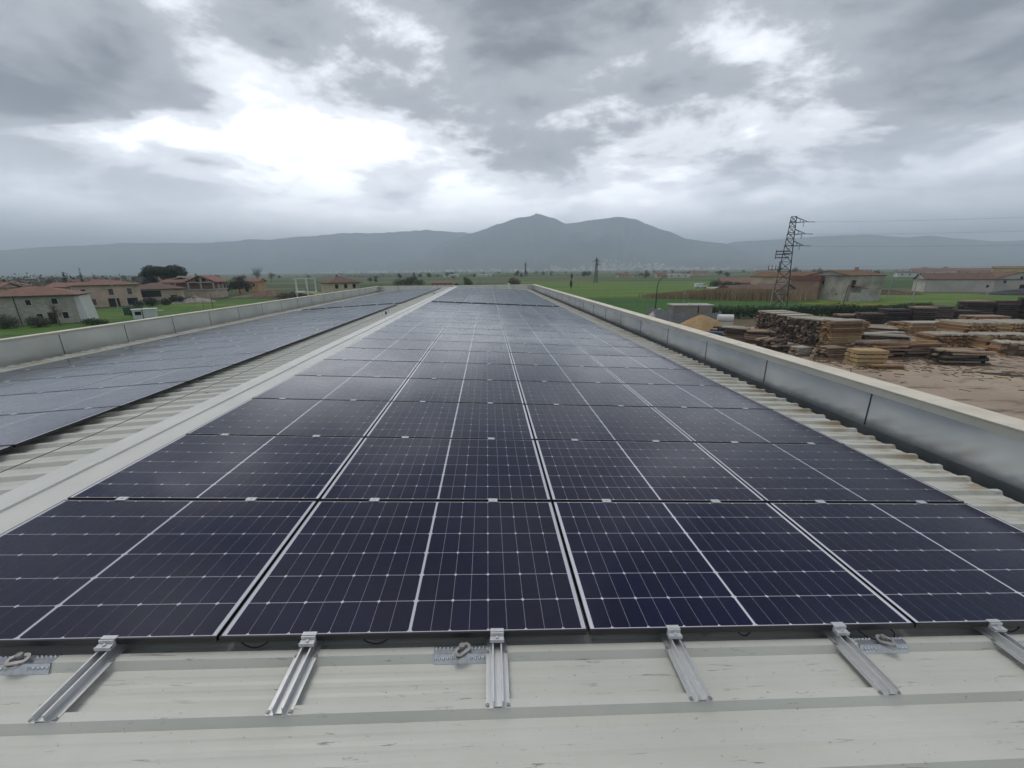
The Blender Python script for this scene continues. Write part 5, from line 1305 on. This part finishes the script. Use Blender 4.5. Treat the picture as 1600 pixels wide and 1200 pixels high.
stack('slab_pile', 'broad slab-wood pile right of the long row, pale slabs on top', 50.0, 47.6, -6, 6.6, 3.0, 1.9, 7, 5, [W_dark, W_mid, W_red], 430, .3, W_pale, wane=.6, cat='lumber pile', short=.35)
stack('slab_pile', 'wide brown slab pile behind the yellow crate', 44.4, 42.0, -4, 5.0, 2.6, 1.9, 7, 5, [W_red, W_dark, W_mid], 431, .25, W_mid, wane=.6, cat='lumber pile', short=.3)
stack('slab_pile', 'middle brown slab pile between crate and dark heap', 48.7, 41.9, -6, 4.6, 2.4, 1.7, 6, 5, [W_red, W_dark, W_mid], 432, .25, W_red, wane=.6, cat='lumber pile', short=.3)
stack('slab_pile', 'dark heap of thick slabs in the open yard', 49.8, 38.4, -10, 4.4, 2.4, 1.6, 6, 4, [W_black, W_dark, W_mid], 433, .22, W_mid, wane=.6, cat='lumber pile', short=.25)
stack('board_pile', 'few reddish boards lying flat on the yard', 38.4, 41.0, -35, 3.2, .8, .14, 1, 3, [W_red, W_dark], 434, .2, cat='lumber pile', short=.3)
# reddish block stacks at the right
for k, (x, y, rz, L, W, H, ly, pr_, lab) in enumerate([(63.6, 49.0, -5, 4.2, 4.0, 3.0, 14, 13, 'tall reddish stack of stubby blocks, back left of the right-hand group'), (69.3, 48.4, -5, 5.0, 4.0, 3.0, 14, 13, 'tall reddish stack of stubby blocks at the right edge, back'),
        (58.6, 47.4, -5, 4.6, 2.6, 1.8, 9, 9, 'low reddish stack left of the right-hand group'), (63.4, 44.9, -5, 5.6, 2.4, 2.0, 9, 9, 'low reddish stack in the middle of the right-hand group'), (62.2, 41.2, -28, 6.0, 2.2, 1.55, 8, 8, 'pale-topped block stack nearest the camera at right')]):
    stack('block_stack', lab, x, y, rz + 90, W, L, H, ly, pr_, [W_red, W_red, W_mid, W_light], 440 + k, .10, W_pale, 'reddish block stacks at the right', gap=.9, wane=.45, short=.08)
stack('board_stack', 'pale board stack between the reddish blocks and the black back row', 66.0, 56.5, -8, 5.0, 2.4, 2.0, 8, 4, [W_mid, W_light, W_red], 484, .07, W_pale)
stack('board_stack', 'tall brown board stack at the right edge before the black row', 76.5, 57.0, -8, 5.0, 2.6, 2.7, 10, 4, [W_red, W_mid, W_dark], 485, .07, W_mid)
stack('board_stack', 'light pallet stack at the right edge of the open yard', 66.5, 40.8, -20, 4.0, 2.4, 1.6, 6, 5, [W_light, W_mid], 486, .06, W_pale)
# blackened stacks along the back of the yard
dk = [(68.8, 72.2, 4.4, 1.5, 'lowest black stack at the left end of the back row'), (70.4, 69.6, 3.8, 2.0, 'black stack, second in the back row'), (75.6, 70.2, 4.2, 2.6, 'broad black stack, third in the back row'), (79.3, 68.6, 3.4, 3.1, 'tall black stack, fourth in the back row'), (82.4, 68.4, 3.0, 3.2, 'tall black stack, fifth in the back row'), (86.8, 67.8, 3.6, 2.4, 'lower black stack, sixth in the back row'), (90.4, 69.4, 4.4, 4.0, 'very tall black stack, seventh in the back row'), (94.6, 68.4, 3.6, 4.0, 'very tall black stack, eighth in the back row'), (98.2, 66.4, 3.6, 4.6, 'tallest black stack at the right edge')]
for k, (x, y, L, H, lab) in enumerate(dk):
    stack('black_stack', lab, x, y, -14, L * .94, 2.6, H, max(4, int(H * 2.6)), 3, [W_black, W_black, W_dark], 460 + k, .05, W_dark if k % 3 else W_mid, 'blackened stacks along the back of the yard')
stack('board_stack', 'flat low board stack before the back row', 73.4, 65.6, -10, 4.4, 2.2, .75, 3, 5, [W_mid, W_dark], 480, .05, W_mid)
stack('squared_log', 'dark squared beams lying on the pale ground', 61.9, 58.4, -48, 4.6, .9, .8, 2, 2, [W_black, W_dark], 481, .05, cat='beams')
stack('board_pile', 'small brown offcut pile near the dark squared beams', 57.6, 55.5, -20, 2.4, 1.2, .4, 2, 3, [W_dark, W_mid], 482, .2, cat='lumber pile', short=.3)
stack('board_pile', 'thin dark offcuts lying on the open yard at right', 48.0, 33.8, -30, 3.6, .7, .10, 1, 3, [W_dark], 483, .3, cat='lumber pile', short=.5)

# offcuts and bark strewn over the yard
db = MB(); rr = random.Random(12)
spots_ = [(38, 45, 6), (44, 41, 6), (50, 40, 6), (36, 52, 4), (58, 46, 7), (49, 36, 5), (62, 44, 6), (40, 40, 4), (70, 62, 9)]
for k in range(1100):
    cx, cy, sd_ = rr.choice(spots_); x, y = rr.gauss(cx, sd_), rr.gauss(cy, sd_ * .7)
    if x < 8 or y > 66: continue
    l, w_, a = rr.uniform(.12, .9) * (1 if rr.random() < .8 else 2), rr.uniform(.03, .09), rr.uniform(0, 3.14)
    u, v_ = Vector((math.cos(a), math.sin(a), 0)) * l / 2, Vector((-math.sin(a), math.cos(a), 0)) * w_
    p = Vector((x, y, .045)); h_ = Vector((0, 0, rr.uniform(.02, .06)))
    q = [p - u - v_, p + u - v_, p + u + v_, p - u + v_]; t_ = [w + h_ for w in q]
    db.face(t_)
    for i in range(4): db.face([q[i], q[(i + 1) % 4], t_[(i + 1) % 4], t_[i]])
tag(db.build('wood_offcuts', mat('offcuts_and_bark', (.07, .05, .035), (.24, .17, .11), rough=.9, scale=.6, island=.6)), 'bark scraps and offcuts strewn over the sandy yard', 'offcuts', kind='stuff')

# ================================================================ HAZE
hb = MB(); hb.box(-13500, 13500, -13500, 13500, -1.5, 905)
hz_o = hb.build('haze', M_dark)
tag(hz_o, 'thin grey-blue rainy haze over the whole plain', 'haze', kind='stuff')
hm = bpy.data.materials.new('rain_haze'); hm.use_nodes = True
ht = hm.node_tree; ht.nodes.clear()
pv = N(ht, 'ShaderNodeVolumePrincipled')
pv.inputs['Color'].default_value = (0.78, 0.875, 1.0, 1); pv.inputs['Density'].default_value = 2.5e-4; pv.inputs['Anisotropy'].default_value = 0.0
ho = N(ht, 'ShaderNodeOutputMaterial'); ht.links.new(pv.outputs[0], ho.inputs['Volume'])
hz_o.data.materials.clear(); hz_o.data.materials.append(hm)
